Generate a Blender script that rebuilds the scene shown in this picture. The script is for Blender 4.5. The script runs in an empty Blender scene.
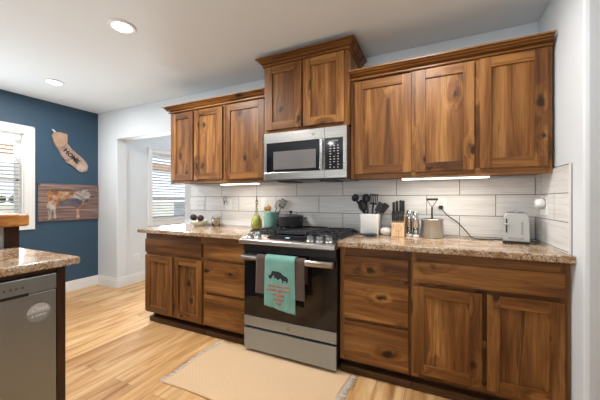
import bpy, bmesh, math, random
from mathutils import Vector, Matrix
random.seed(7)
S = bpy.context.scene
COL = S.collection
R = math.radians

# ---------------------------------------------------------------- camera
cd = bpy.data.cameras.new('camera'); cam = bpy.data.objects.new('camera', cd); COL.objects.link(cam)
cd.sensor_width = 36; cd.lens = 287.9 / 600 * 36; cd.clip_start = 0.02; cd.clip_end = 300
cam.location = (0, 0, 1.2); cam.rotation_euler = (R(90), 0, R(25.27)); S.camera = cam

# ---------------------------------------------------------------- exposure
S.view_settings.view_transform = 'Standard'; S.view_settings.look = 'None'
S.view_settings.gamma = 1; S.view_settings.use_curve_mapping = False
S.view_settings.exposure = 0.0

# ---------------------------------------------------------------- world (daylight sky)
W = bpy.data.worlds.new('sky'); S.world = W; W.use_nodes = True
wn = W.node_tree.nodes; wl = W.node_tree.links
bg = wn['Background']
tc = wn.new('ShaderNodeTexCoord'); sx = wn.new('ShaderNodeSeparateXYZ'); rp = wn.new('ShaderNodeValToRGB')
wl.new(tc.outputs['Generated'], sx.inputs[0]); wl.new(sx.outputs['Z'], rp.inputs[0]); wl.new(rp.outputs[0], bg.inputs[0])
rp.color_ramp.elements[0].position = 0.0; rp.color_ramp.elements[0].color = (0.80, 0.88, 1.0, 1)
rp.color_ramp.elements[1].position = 0.5; rp.color_ramp.elements[1].color = (0.40, 0.62, 1.0, 1)
bg.inputs[1].default_value = 2.0

def lamp(name, kind, loc, energy, color=(1, 1, 1), rot=(0, 0, 0), **kw):
    l = bpy.data.lights.new(name, kind); l.energy = energy; l.color = color
    for k, v in kw.items(): setattr(l, k, v)
    o = bpy.data.objects.new(name, l); COL.objects.link(o); o.location = loc; o.rotation_euler = rot
    return o
lamp('sun', 'SUN', (0, 0, 8), 4.5, (1, .95, .86), (R(38), R(35), 0), angle=R(1))
# added unseen fill lamp behind the camera, tilted up; daylight from the two windows
lamp('rear_ceiling_fill', 'AREA', (-1.2, -2.9, .9), 62, (.90, .96, 1), (R(142), 0, 0), shape='RECTANGLE', size=3.6, size_y=1.2, spread=R(120))
lamp('dining_window_daylight', 'AREA', (-4.30, .9, 1.45), 26, (.86, .94, 1), (0, R(-112), 0), shape='RECTANGLE', size=1.0, size_y=1.4)
lamp('far_window_daylight', 'AREA', (-3.86, 3.5, 1.42), 60, (.88, .94, 1), (0, R(-90), 0), shape='RECTANGLE', size=1.0, size_y=.8)
CAN = 31.0
CAN_SPOTS = [(-2.0, 1.30), (-3.58, 1.61), (-.10, 1.50), (-2.0, -.1), (-3.58, -.1), (-.15, -.1), (-2.0, -1.7), (-.15, -1.7), (1.6, -.1)]
LED_E = 2.0

# ---------------------------------------------------------------- material helpers
class NT:
    def __init__(s, name):
        s.m = bpy.data.materials.new(name); s.m.use_nodes = True
        s.t = s.m.node_tree; s.b = s.t.nodes['Principled BSDF']
    def n(s, typ, **kw):
        x = s.t.nodes.new('ShaderNode' + typ)
        for k, v in kw.items():
            if k.startswith('i_'):
                key = k[2:]; key = int(key) if key.isdigit() else key.replace('_', ' ')
                x.inputs[key].default_value = v
            else: setattr(x, k, v)
        return x
    def l(s, a, b): s.t.links.new(a, b)
    def set(s, **kw):
        for k, v in kw.items(): s.b.inputs[k.replace('_', ' ')].default_value = v
    def ramp(s, src, stops, interp='LINEAR'):
        r = s.n('ValToRGB'); r.color_ramp.interpolation = interp
        e = r.color_ramp.elements
        while len(e) < len(stops): e.new(.5)
        for el, (p, c) in zip(e, stops): el.position = p; el.color = (*c, 1) if len(c) == 3 else c
        s.l(src, r.inputs[0]); return r.outputs[0]
    def mix(s, fac, a, b, mode='MIX'):
        x = s.n('Mix', data_type='RGBA', blend_type=mode)
        for sock, v in ((x.inputs[0], fac), (x.inputs[6], a), (x.inputs[7], b)):
            if hasattr(v, 'links'): s.l(v, sock)
            elif isinstance(v, (int, float)): sock.default_value = v
            else: sock.default_value = (*v, 1)
        return x.outputs[2]
    def math(s, op, a, b=0.0, c=0.0):
        x = s.n('Math', operation=op)
        for i, v in enumerate((a, b, c)):
            if hasattr(v, 'links'): s.l(v, x.inputs[i])
            else: x.inputs[i].default_value = v
        return x.outputs[0]
    def coords(s, scale=(1, 1, 1), rnd=0.0, world=False):
        tc = s.n('TexCoord'); src = tc.outputs['Object']
        if world: src = s.n('NewGeometry').outputs['Position']
        if rnd:
            oi = s.n('ObjectInfo'); v = s.n('VectorMath', operation='SCALE'); v.inputs[0].default_value = (17.3, 9.1, 23.7)
            s.l(oi.outputs['Random'], v.inputs['Scale'])
            a = s.n('VectorMath', operation='ADD'); s.l(src, a.inputs[0]); s.l(v.outputs[0], a.inputs[1]); src = a.outputs[0]
        mp = s.n('Mapping'); mp.inputs['Scale'].default_value = scale; s.l(src, mp.inputs[0]); return mp.outputs[0]
    def noise(s, vec, scale, detail=3, rough=.5, dist=0.0):
        x = s.n('TexNoise'); x.inputs['Scale'].default_value = scale; x.inputs['Detail'].default_value = detail
        x.inputs['Roughness'].default_value = rough; x.inputs['Distortion'].default_value = dist
        s.l(vec, x.inputs['Vector']); return x.outputs['Fac']
    def bump(s, h, strength=.2, dist=.01):
        b = s.n('Bump'); b.inputs['Strength'].default_value = strength; b.inputs['Distance'].default_value = dist
        s.l(h, b.inputs['Height']); s.l(b.outputs[0], s.b.inputs['Normal'])

def plain(name, col, rough=.5, metal=0.0, var=.06, scale=6, bump=0.0, **kw):
    t = NT(name); t.set(Roughness=rough, Metallic=metal, **kw)
    f = t.noise(t.coords(), scale, 3)
    lo = tuple(max(0, c * (1 - var)) for c in col); hi = tuple(min(1, c * (1 + var)) for c in col)
    t.l(t.ramp(f, [(.3, lo), (.7, hi)]), t.b.inputs['Base Color'])
    if bump: t.bump(t.noise(t.coords(), scale * 12, 3), bump, .002)
    return t.m

def wood(name, axis, dark, mid, light, rough=.42, knots=True, rnd=1.0):
    """grain runs along axis; knots are dark eyes the grain bends around"""
    t = NT(name)
    al = {'x': (.9, 12, 12), 'y': (12, .9, 12), 'z': (12, 12, .9)}[axis]
    fn = {'x': (5, 170, 170), 'y': (170, 5, 170), 'z': (170, 170, 5)}[axis]
    c = t.coords(rnd=rnd)
    def mp(v, sc):
        m = t.n('Mapping'); m.inputs['Scale'].default_value = sc; t.l(v, m.inputs[0]); return m.outputs[0]
    gv = mp(c, al)
    if knots:
        s = t.n('SeparateXYZ'); t.l(c, s.inputs[0]); cb = t.n('CombineXYZ')
        t.l(t.math('ADD', s.outputs['X'], s.outputs['Y']), cb.inputs[0]); t.l(s.outputs['Z'], cb.inputs[1])
        ks = (5.5, 3.0, 1) if axis == 'z' else (3.0, 5.5, 1)
        kc = mp(cb.outputs[0], ks)
        vo = t.n('TexVoronoi', voronoi_dimensions='2D'); vo.inputs['Scale'].default_value = 1.0; t.l(kc, vo.inputs['Vector'])
        d = vo.outputs['Distance']; sep = t.n('SeparateColor'); t.l(vo.outputs['Color'], sep.inputs[0])
        on = t.math('GREATER_THAN', sep.outputs[0], .48)
        halo = t.math('MULTIPLY', t.math('MAXIMUM', t.math('SUBTRACT', 1.0, t.math('MULTIPLY', d, 2.6)), 0.0), on)
        sc = t.n('VectorMath', operation='SCALE'); sc.inputs[0].default_value = (.55, .55, .55); t.l(halo, sc.inputs['Scale'])
        ad = t.n('VectorMath', operation='ADD'); t.l(gv, ad.inputs[0]); t.l(sc.outputs[0], ad.inputs[1]); gv = ad.outputs[0]
    g = t.noise(gv, 1.0, 4, .55, .7)
    fine = t.noise(mp(c, fn), 1.0, 3, .6)
    col = t.ramp(g, [(.22, dark), (.46, mid), (.72, light)])
    col = t.mix(.6, col, t.ramp(fine, [(.3, (.46, .41, .37)), (.68, (1.3, 1.3, 1.3))]), 'MULTIPLY')
    big = t.noise(mp(c, tuple(x * .30 for x in al)), 1.0, 1)
    col = t.mix(.75, col, t.ramp(big, [(.32, (.60, .53, .48)), (.6, (1.12, 1.1, 1.06))]), 'MULTIPLY')
    if knots:
        nz = t.noise(mp(c, (14, 14, 14)), 1.0, 3)
        k = t.n('MapRange'); k.inputs['From Min'].default_value = .035; k.inputs['From Max'].default_value = .13
        k.inputs['To Min'].default_value = 1; k.inputs['To Max'].default_value = 0
        t.l(t.math('ADD', d, t.math('MULTIPLY', t.math('SUBTRACT', nz, .5), .40)), k.inputs['Value'])
        col = t.mix(t.math('MULTIPLY', t.math('MULTIPLY', k.outputs[0], on), .9), col, tuple(x * .20 for x in dark))
        st = t.noise(mp(c, tuple(x * (1.9 if x > 5 else 2.0) for x in al)), 1.0, 3, .5, 1.2)
        col = t.mix(t.ramp(st, [(.66, (0, 0, 0)), (.72, (.6, .6, .6))]), col, tuple(x * .35 for x in dark))
    t.l(col, t.b.inputs['Base Color']); t.set(Roughness=rough, Specular_IOR_Level=.3); t.bump(fine, .12, .001)
    return t.m

M = {}
CD, CM, CL = (.042, .014, .0030), (.185, .073, .0175), (.410, .200, .062)
M['wood_v'] = wood('knotty_wood_upright', 'z', CD, CM, CL)
M['wood_h'] = wood('knotty_wood_level', 'x', CD, CM, CL)
M['wood_hy'] = wood('knotty_wood_level_side', 'y', CD, CM, CL)
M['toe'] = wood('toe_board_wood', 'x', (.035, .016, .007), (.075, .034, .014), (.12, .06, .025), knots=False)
M['dark_wood'] = wood('dark_post_wood', 'z', (.025, .011, .006), (.055, .024, .012), (.10, .045, .022), knots=False)
M['slab'] = wood('live_edge_wood', 'y', (.20, .065, .016), (.40, .155, .036), (.58, .28, .075), rough=.35)
M['pale_wood'] = wood('pale_block_wood', 'z', (.55, .36, .20), (.68, .47, .28), (.76, .56, .36), knots=False)
M['spoon_wood'] = wood('spoon_wood', 'z', (.34, .15, .06), (.48, .24, .10), (.6, .32, .15), knots=False)
M['beam_wood'] = wood('porch_beam_wood', 'y', (.45, .22, .10), (.62, .34, .17), (.72, .45, .25), knots=False)

M['wall'] = plain('white_wall_paint', (.68, .715, .74), .75, var=.015, scale=3, bump=.10)
M['ceil'] = plain('ceiling_paint', (.74, .79, .815), .85, var=.012, scale=2, bump=.12)
M['blue'] = plain('navy_blue_wall_paint', (.028, .070, .118), .55, var=.05, scale=2, bump=.08)
M['trim'] = plain('white_trim_paint', (.80, .80, .79), .4, var=.01)
M['grey_panel'] = plain('light_grey_panel_paint', (.55, .55, .54), .5, var=.03)
M['black'] = plain('black_enamel', (.012, .012, .013), .35)
M['iron'] = plain('cast_iron', (.020, .020, .024), .5, bump=.2, scale=20)
M['blackplastic'] = plain('black_plastic', (.016, .016, .018), .42)
M['dkgrey'] = plain('dark_grey_enamel', (.055, .055, .060), .35)
M['blackglass'] = plain('black_oven_glass', (.008, .008, .010), .06)
M['panelblack'] = plain('matte_black_display', (.008, .008, .010), .6, Specular_IOR_Level=.1)
M['mwwindow'] = plain('microwave_mesh_window', (.16, .15, .15), .16)
M['ovenwin'] = plain('oven_window_glass', (.018, .012, .009), .05)
M['white'] = plain('white_ceramic', (.78, .77, .74), .25, var=.02)
M['plate'] = plain('white_plastic_plate', (.80, .80, .79), .35, var=.01)
M['cream'] = plain('cream_glazed_bowl', (.66, .66, .52), .3)
M['teal'] = plain('aqua_glazed_crock', (.17, .35, .30), .3, var=.08)
M['avocado'] = plain('avocado_skin', (.035, .018, .028), .45, var=.4, scale=60, bump=.4)
M['lime'] = plain('lime_skin', (.42, .50, .08), .4)
M['jarfill'] = plain('nut_filling', (.52, .32, .18), .7, var=.4, scale=90)
M['cork'] = plain('jar_lid_grey', (.33, .29, .25), .5)
M['brass'] = plain('dark_pourer', (.05, .05, .05), .3)
M['fence'] = plain('white_patio_furniture', (.62, .60, .56), .6)
M['acgrey'] = plain('grey_metal_louver', (.25, .26, .27), .6)
M['stucco'] = plain('cream_stucco', (.66, .62, .54), .85)
M['bulb'] = None

def steel(name, col, rough, axis='x', var=.18):
    t = NT(name); t.set(Metallic=1.0, Roughness=rough)
    sc = {'x': (1, 60, 60), 'z': (60, 60, 1), 'y': (60, 1, 60)}[axis]
    f = t.noise(t.coords(sc), 3.0, 2)
    t.l(t.ramp(f, [(.3, tuple(c * (1 - var) for c in col)), (.7, tuple(min(1, c * (1 + var * .5)) for c in col))]), t.b.inputs['Base Color'])
    return t.m
M['steel'] = steel('brushed_steel', (.62, .60, .575), .26)
M['steel_v'] = plain('brushed_steel_round', (.46, .48, .50), .28, .95, var=.05)
M['steel_dw'] = steel('dishwasher_steel', (.30, .335, .355), .40, 'z', .03)
M['steel_drawer'] = steel('range_drawer_steel', (.36, .41, .46), .38, 'x', .04)
M['steel_dark'] = steel('dark_steel', (.20, .195, .19), .3)
M['chrome'] = steel('chrome', (.75, .75, .75), .12)

def glassy(name, tint, alpha=.12, rough=.03):
    t = NT(name); out = t.t.nodes['Material Output']
    tr = t.n('BsdfTransparent'); tr.inputs[0].default_value = (*tint, 1)
    gl = t.n('BsdfGlossy'); gl.inputs['Roughness'].default_value = rough
    lw = t.n('LayerWeight'); lw.inputs[0].default_value = .25
    f = t.math('ADD', t.math('MULTIPLY', lw.outputs['Fresnel'], .8), alpha * .3)
    mx = t.n('MixShader'); t.l(f, mx.inputs[0]); t.l(tr.outputs[0], mx.inputs[1]); t.l(gl.outputs[0], mx.inputs[2]); t.l(mx.outputs[0], out.inputs[0])
    return t.m
M['pane'] = glassy('window_glass', (.97, .98, .98), .05)
M['clear'] = glassy('clear_glass', (.90, .92, .91), .2)
M['oil'] = plain('yellow_green_oil', (.62, .60, .10), .2)

def emit(name, col, st):
    t = NT(name); t.set(Base_Color=(*col, 1), Emission_Color=(*col, 1), Emission_Strength=st); return t.m
M['lens'] = emit('lamp_lens', (1, .98, .94), 14)
M['led'] = emit('led_diffuser', (1, .93, .80), 5)
M['clock'] = emit('range_clock', (.35, .55, .7), .15)

def granite():
    t = NT('speckled_granite'); c = t.coords(world=True)
    a = t.noise(c, 9, 4, .6); b = t.noise(c, 70, 3, .6)
    col = t.ramp(a, [(.34, (.30, .17, .085)), (.5, (.47, .33, .20)), (.66, (.56, .48, .38))])
    col = t.mix(.75, col, t.ramp(b, [(.32, (.45, .36, .31)), (.5, (.93, .88, .83)), (.7, (1.15, 1.15, 1.13))]), 'MULTIPLY')
    v = t.n('TexVoronoi'); v.inputs['Scale'].default_value = 150; t.l(c, v.inputs['Vector'])
    sep = t.n('SeparateColor'); t.l(v.outputs['Color'], sep.inputs[0])
    on = t.math('GREATER_THAN', t.math('ADD', sep.outputs[0], t.math('MULTIPLY', t.noise(c, 22, 2), .9)), 1.22)
    sp = t.math('MULTIPLY', on, t.math('LESS_THAN', v.outputs['Distance'], .55))
    col = t.mix(t.math('MULTIPLY', sp, .85), col, (.045, .026, .020))
    on2 = t.math('LESS_THAN', sep.outputs[1], .06)
    col = t.mix(t.math('MULTIPLY', on2, .5), col, (.75, .73, .70))
    t.l(col, t.b.inputs['Base Color']); t.set(Roughness=.14); return t.m
M['granite'] = granite()

def floor_mat():
    t = NT('oak_plank_floor')
    pos = t.n('NewGeometry').outputs['Position']; s = t.n('SeparateXYZ'); t.l(pos, s.inputs[0])
    cb = t.n('CombineXYZ'); t.l(s.outputs['Y'], cb.inputs[0]); t.l(s.outputs['X'], cb.inputs[1])
    bk = t.n('TexBrick'); t.l(cb.outputs[0], bk.inputs['Vector'])
    bk.inputs['Scale'].default_value = 1; bk.inputs['Brick Width'].default_value = 1.22; bk.inputs['Row Height'].default_value = .178
    bk.inputs['Mortar Size'].default_value = .0014; bk.inputs['Mortar Smooth'].default_value = .3
    bk.inputs['Color1'].default_value = (0, 0, 0, 1); bk.inputs['Color2'].default_value = (1, 1, 1, 1); bk.inputs['Mortar'].default_value = (.5, .5, .5, 1)
    bk.offset = .37
    sh = t.n('VectorMath', operation='SCALE'); sh.inputs['Scale'].default_value = 7.0; t.l(bk.outputs['Color'], sh.inputs[0])
    ad = t.n('VectorMath', operation='ADD'); t.l(pos, ad.inputs[0]); t.l(sh.outputs[0], ad.inputs[1])
    mp = t.n('Mapping'); mp.inputs['Scale'].default_value = (11, 1.1, 1); t.l(ad.outputs[0], mp.inputs[0])
    g = t.noise(mp.outputs[0], 1, 5, .6, 1.0)
    mp2 = t.n('Mapping'); mp2.inputs['Scale'].default_value = (130, 4, 1); t.l(ad.outputs[0], mp2.inputs[0])
    fine = t.noise(mp2.outputs[0], 1, 2)
    col = t.ramp(g, [(.32, (.34, .155, .055)), (.47, (.60, .34, .14)), (.64, (.76, .51, .26))])
    col = t.mix(.35, col, t.ramp(fine, [(.3, (.75, .72, .68)), (.7, (1.1, 1.1, 1.1))]), 'MULTIPLY')
    sc2 = t.n('SeparateColor'); t.l(bk.outputs['Color'], sc2.inputs[0])
    col = t.mix(.8, col, t.ramp(sc2.outputs[0], [(0, (.76, .70, .64)), (1, (1.12, 1.12, 1.12))]), 'MULTIPLY')
    col = t.mix(t.math('MULTIPLY', bk.outputs['Fac'], .6), col, (.14, .08, .04))
    t.l(col, t.b.inputs['Base Color']); t.set(Roughness=.34); t.bump(fine, .06, .001); return t.m
M['floor'] = floor_mat()

def tile_mat(name, axis):
    t = NT(name); pos = t.n('NewGeometry').outputs['Position']; s = t.n('SeparateXYZ'); t.l(pos, s.inputs[0])
    cb = t.n('CombineXYZ')
    if axis == 'x': t.l(t.math('ADD', s.outputs['X'], 2.106 - .2267 + .4534 * 6), cb.inputs[0])
    else: t.l(t.math('ADD', s.outputs['Y'], -1.925 + .4534 * 6 - .2267 + .02), cb.inputs[0])
    t.l(t.math('ADD', s.outputs['Z'], -.929 + .154 * 6), cb.inputs[1])
    bk = t.n('TexBrick'); t.l(cb.outputs[0], bk.inputs['Vector']); bk.offset = .5
    for k, v in (('Scale', 1), ('Brick Width', .4534), ('Row Height', .154), ('Mortar Size', .0024), ('Mortar Smooth', .1)): bk.inputs[k].default_value = v
    bk.inputs['Color1'].default_value = (0, 0, 0, 1); bk.inputs['Color2'].default_value = (1, 1, 1, 1)
    sh = t.n('VectorMath', operation='SCALE'); sh.inputs['Scale'].default_value = 5.0; t.l(bk.outputs['Color'], sh.inputs[0])
    ad = t.n('VectorMath', operation='ADD'); t.l(pos, ad.inputs[0]); t.l(sh.outputs[0], ad.inputs[1])
    mp = t.n('Mapping'); mp.inputs['Scale'].default_value = (3.2, 3.2, 75); t.l(ad.outputs[0], mp.inputs[0])
    g = t.noise(mp.outputs[0], 1, 3, .55, .8)
    col = t.ramp(g, [(.3, (.64, .63, .61)), (.5, (.745, .73, .715)), (.68, (.80, .79, .775))])
    col = t.mix(bk.outputs['Fac'], col, (.13, .115, .11))
    t.l(col, t.b.inputs['Base Color'])
    t.l(t.ramp(bk.outputs['Fac'], [(0, (.22, .22, .22)), (1, (.8, .8, .8))]), t.b.inputs['Roughness'])
    t.bump(t.math('SUBTRACT', t.math('MULTIPLY', g, .3), bk.outputs['Fac']), .35, .002); return t.m
M['tile'] = tile_mat('streaked_subway_tile', 'x'); M['tile_side'] = tile_mat('streaked_subway_tile_side', 'y')

def rug_mat():
    t = NT('woven_cotton_rug'); c = t.coords()
    mp = t.n('Mapping'); mp.inputs['Rotation'].default_value = (0, 0, R(45)); t.l(c, mp.inputs[0])
    w1 = t.n('TexWave', bands_direction='X'); w1.inputs['Scale'].default_value = 34; t.l(mp.outputs[0], w1.inputs['Vector'])
    w2 = t.n('TexWave', bands_direction='Y'); w2.inputs['Scale'].default_value = 34; t.l(mp.outputs[0], w2.inputs['Vector'])
    w = t.math('MULTIPLY', w1.outputs['Fac'], w2.outputs['Fac'])
    n = t.noise(c, 160, 2); h = t.math('ADD', w, t.math('MULTIPLY', n, .7))
    t.l(t.ramp(h, [(.1, (.62, .39, .21)), (.6, (.74, .50, .29)), (1.2 if False else 1.0, (.76, .58, .39))]), t.b.inputs['Base Color'])
    t.set(Roughness=.95); t.bump(h, .5, .004); return t.m
M['rug'] = rug_mat()
M['fringe'] = plain('rug_fringe_yarn', (.66, .58, .50), .95, var=.15, scale=50)

def cloth(name, col, var=.12):
    t = NT(name); c = t.coords(); f = t.noise(c, 14, 3)
    w = t.noise(t.coords((300, 300, 300)), 1, 1)
    t.l(t.ramp(f, [(.3, tuple(x * (1 - var) for x in col)), (.7, tuple(min(1, x * (1 + var)) for x in col))]), t.b.inputs['Base Color'])
    t.set(Roughness=.95, Sheen_Weight=.2); t.bump(w, .3, .001); return t.m
M['aqua'] = cloth('aqua_towel_cloth', (.165, .365, .31)); M['browncloth'] = cloth('brown_towel_cloth', (.085, .052, .042))
M['print_dark'] = plain('dark_print_ink', (.02, .025, .03), .9); M['print_red'] = plain('rust_red_print_ink', (.50, .11, .06), .9)

def planks_mat():
    t = NT('picture_plank_wood'); c = t.coords(); s = t.n('SeparateXYZ'); t.l(c, s.inputs[0])
    row = t.math('FLOOR', t.math('MULTIPLY', s.outputs['Z'], 13.0))
    cb = t.n('CombineXYZ'); t.l(t.math('MULTIPLY', row, 3.7), cb.inputs[0]); t.l(t.math('MULTIPLY', s.outputs['Y'], 2.2), cb.inputs[1]); t.l(t.math('MULTIPLY', s.outputs['Z'], 42), cb.inputs[2])
    g = t.noise(cb.outputs[0], 1, 4, .6, .6)
    fr = t.math('FRACT', t.math('MULTIPLY', s.outputs['Z'], 13.0))
    col = t.ramp(g, [(.3, (.085, .050, .042)), (.5, (.20, .125, .105)), (.72, (.36, .25, .20))])
    col = t.mix(t.math('LESS_THAN', fr, .06), col, (.05, .03, .025))
    v = t.n('TexVoronoi'); v.inputs['Scale'].default_value = 5.5; t.l(c, v.inputs['Vector'])
    col = t.mix(t.math('MULTIPLY', t.math('LESS_THAN', v.outputs['Distance'], .10), .7), col, (.04, .02, .018))
    t.l(col, t.b.inputs['Base Color']); t.set(Roughness=.6); return t.m
M['planks'] = planks_mat()
def hide_mat(name, a, b, cc, scale=7):
    t = NT(name); f = t.noise(t.coords(), scale, 4, .6, .5)
    t.l(t.ramp(f, [(.35, a), (.5, b), (.64, cc)]), t.b.inputs['Base Color']); t.set(Roughness=.6); return t.m
M['hide'] = hide_mat('rust_and_white_hide', (.16, .065, .03), (.36, .17, .055), (.48, .36, .28), 14)
M['hide_white'] = hide_mat('dappled_white_hide', (.16, .13, .12), (.36, .31, .28), (.50, .46, .42), 18)
M['hide_dark'] = hide_mat('slate_belly_hide', (.05, .045, .07), (.10, .09, .12), (.17, .13, .13), 10)
M['cali_tan'] = hide_mat('tan_cutout_wood', (.33, .20, .13), (.42, .27, .18), (.48, .32, .22), 5)
M['cali_rose'] = hide_mat('weathered_rose_wood', (.20, .11, .10), (.36, .25, .20), (.50, .40, .33), 9)
M['grass'] = plain('dry_straw_grass', (.50, .40, .22), .95, var=.25, scale=.3)
M['leaf'] = plain('tree_leaves', (.055, .085, .035), .9, var=.4, scale=2)
M['bark'] = plain('tree_bark', (.09, .06, .04), .9)
M['slatwhite'] = plain('white_blind_slat', (.78, .77, .74), .45, var=.01)
M['sticker_light'] = plain('pale_grey_magnet', (.50, .50, .49), .5)
M['sticker_dark'] = plain('mid_grey_magnet', (.30, .30, .29), .5)
M['patio'] = plain('concrete_patio', (.52, .50, .47), .9)
M['rest'] = plain('blue_black_glazed_rest', (.03, .045, .07), .15, var=.5, scale=12)
M['rubber'] = plain('black_cord_rubber', (.02, .018, .018), .5)

# ---------------------------------------------------------------- geometry helpers
def box(bm, x0, x1, y0, y1, z0, z1, mi=0):
    v = [bm.verts.new(p) for p in ((x0, y0, z0), (x1, y0, z0), (x1, y1, z0), (x0, y1, z0), (x0, y0, z1), (x1, y0, z1), (x1, y1, z1), (x0, y1, z1))]
    for f in ((0, 3, 2, 1), (4, 5, 6, 7), (0, 1, 5, 4), (1, 2, 6, 5), (2, 3, 7, 6), (3, 0, 4, 7)):
        fc = bm.faces.new([v[i] for i in f]); fc.material_index = mi
def prism(bm, pts, org, ua, va, depth, mi=0):
    """2D outline pts in plane (org, ua, va), thickened along ua x va"""
    ua, va, org = Vector(ua), Vector(va), Vector(org); n = ua.cross(va).normalized() * depth
    a = [bm.verts.new(org + ua * p[0] + va * p[1]) for p in pts]
    b = [bm.verts.new(v.co + n) for v in a]
    fs = [bm.faces.new(list(reversed(a))), bm.faces.new(b)]
    k = len(a)
    for i in range(k): fs.append(bm.faces.new((a[i], a[(i + 1) % k], b[(i + 1) % k], b[i])))
    for f in fs: f.material_index = mi
def lathe(bm, prof, c=(0, 0, 0), seg=28, axis='z', mi=0):
    rings = []
    for r, h in prof:
        ring = []
        for i in range(seg):
            a = 2 * math.pi * i / seg; p = (r * math.cos(a), r * math.sin(a), h)
            if axis == 'y': p = (p[0], h, p[1])
            if axis == 'x': p = (h, p[0], p[1])
            ring.append(bm.verts.new((p[0] + c[0], p[1] + c[1], p[2] + c[2])))
        rings.append(ring)
    for a, b in zip(rings, rings[1:]):
        for i in range(seg):
            f = bm.faces.new((a[i], a[(i + 1) % seg], b[(i + 1) % seg], b[i])); f.smooth = True; f.material_index = mi
    for ring in (() if tuple(prof[0]) == tuple(prof[-1]) else (rings[0], rings[-1])):
        f = bm.faces.new(ring); f.material_index = mi
def tube(bm, pts, r, seg=8, mi=0, flat=1.0):
    pts = [Vector(p) for p in pts]; rings = []
    for i, p in enumerate(pts):
        d = (pts[min(i + 1, len(pts) - 1)] - pts[max(i - 1, 0)]).normalized()
        up = Vector((0, 0, 1)) if abs(d.z) < .9 else Vector((0, 1, 0))
        s = d.cross(up).normalized(); u = s.cross(d).normalized()
        rr = r[i] if isinstance(r, (list, tuple)) else r
        rings.append([bm.verts.new(p + (s * math.cos(2 * math.pi * k / seg) + u * math.sin(2 * math.pi * k / seg) * flat) * rr) for k in range(seg)])
    for a, b in zip(rings, rings[1:]):
        for i in range(seg):
            f = bm.faces.new((a[i], a[(i + 1) % seg], b[(i + 1) % seg], b[i])); f.smooth = True; f.material_index = mi
    bm.faces.new(rings[0]).material_index = mi; bm.faces.new(rings[-1]).material_index = mi
def ball(bm, c, r, sub=2, sq=(1, 1, 1), mi=0):
    res = bmesh.ops.create_icosphere(bm, subdivisions=sub, radius=r)
    for v in res['verts']: v.co = Vector((v.co.x * sq[0], v.co.y * sq[1], v.co.z * sq[2])) + Vector(c)
    for v in res['verts']:
        for f in v.link_faces: f.smooth = True; f.material_index = mi
def arc(c, r, a0, a1, n, plane='xz'):
    out = []
    for i in range(n + 1):
        a = R(a0 + (a1 - a0) * i / n); u, w = r * math.cos(a), r * math.sin(a)
        out.append((c[0] + u, c[1], c[2] + w) if plane == 'xz' else ((c[0], c[1] + u, c[2] + w) if plane == 'yz' else (c[0] + u, c[1] + w, c[2])))
    return out

def root_loc(p):
    while p.parent: p = p.parent
    return p.location
def obj(name, bm, mats, parent=None, bevel=0.0, seg=2, label=None):
    """link bm (in world coordinates) as one mesh object"""
    if not isinstance(mats, (list, tuple)): mats = [mats]
    bmesh.ops.recalc_face_normals(bm, faces=bm.faces)
    if parent is not None: bmesh.ops.translate(bm, verts=bm.verts, vec=-Vector(root_loc(parent)))
    me = bpy.data.meshes.new(name); bm.to_mesh(me); bm.free()
    for m in mats: me.materials.append(M[m] if isinstance(m, str) else m)
    o = bpy.data.objects.new(name, me); COL.objects.link(o)
    if parent is not None: o.parent = parent
    else:   # origin at the middle of its base
        xs = [v.co for v in me.vertices]
        c = Vector(((min(v.x for v in xs) + max(v.x for v in xs)) / 2, (min(v.y for v in xs) + max(v.y for v in xs)) / 2, min(v.z for v in xs)))
        me.transform(Matrix.Translation(-c)); o.location = c
    if bevel:
        b = o.modifiers.new('bevel', 'BEVEL'); b.width = bevel; b.segments = seg; b.limit_method = 'ANGLE'; b.angle_limit = R(40)
    if label: o['label'] = label
    return o
def tag(o, label, cat, group=None, kind=None):
    o['label'] = label; o['category'] = cat
    if group: o['group'] = group
    if kind: o['kind'] = kind
    return o
def thing(name, label, cat, loc, group=None):
    o = bpy.data.objects.new(name, None); COL.objects.link(o); o.location = loc; o.empty_display_size = .05
    return tag(o, label, cat, group)
def struct(name, bm, m, parent=None, bevel=0.0):
    o = obj(name, bm, m, parent, bevel)
    if parent is None: o['kind'] = 'structure'
    return o
def B(*boxes):
    bm = bmesh.new()
    for b in boxes: box(bm, *b)
    return bm
def L(prof, c=(0, 0, 0), seg=28, axis='z'):
    bm = bmesh.new(); lathe(bm, prof, c, seg, axis); return bm
def T(pts, r, seg=8, flat=1.0):
    bm = bmesh.new(); tube(bm, pts, r, seg, 0, flat); return bm
def P(pts, org, ua, va, d):
    bm = bmesh.new(); prism(bm, pts, org, ua, va, d); return bm
def copy_tree(o, parent=None):
    c = o.copy(); COL.objects.link(c)
    if parent: c.parent = parent
    for ch in list(o.children): copy_tree(ch, c)
    return c
def text_bm(s, size, org, ua, va, depth=.001, align='CENTER', bold=0.0, shear=0.0):
    """flat lettering standing in the plane (org, ua, va)"""
    cu = bpy.data.curves.new('lettering', 'FONT'); cu.body = s; cu.size = size; cu.align_x = align; cu.align_y = 'CENTER'
    cu.extrude = 0; cu.offset = bold; cu.shear = shear; cu.resolution_u = 2
    to = bpy.data.objects.new('lettering', cu); COL.objects.link(to)
    me = to.to_mesh(); bm = bmesh.new(); bm.from_mesh(me); to.to_mesh_clear()
    bpy.data.objects.remove(to); bpy.data.curves.remove(cu)
    ua, va, org = Vector(ua).normalized(), Vector(va).normalized(), Vector(org)
    for v in bm.verts: v.co = org + ua * v.co.x + va * v.co.y
    n = ua.cross(va)
    r = bmesh.ops.extrude_face_region(bm, geom=list(bm.faces))
    bmesh.ops.translate(bm, verts=[g for g in r['geom'] if isinstance(g, bmesh.types.BMVert)], vec=n * depth)
    return bm

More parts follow.
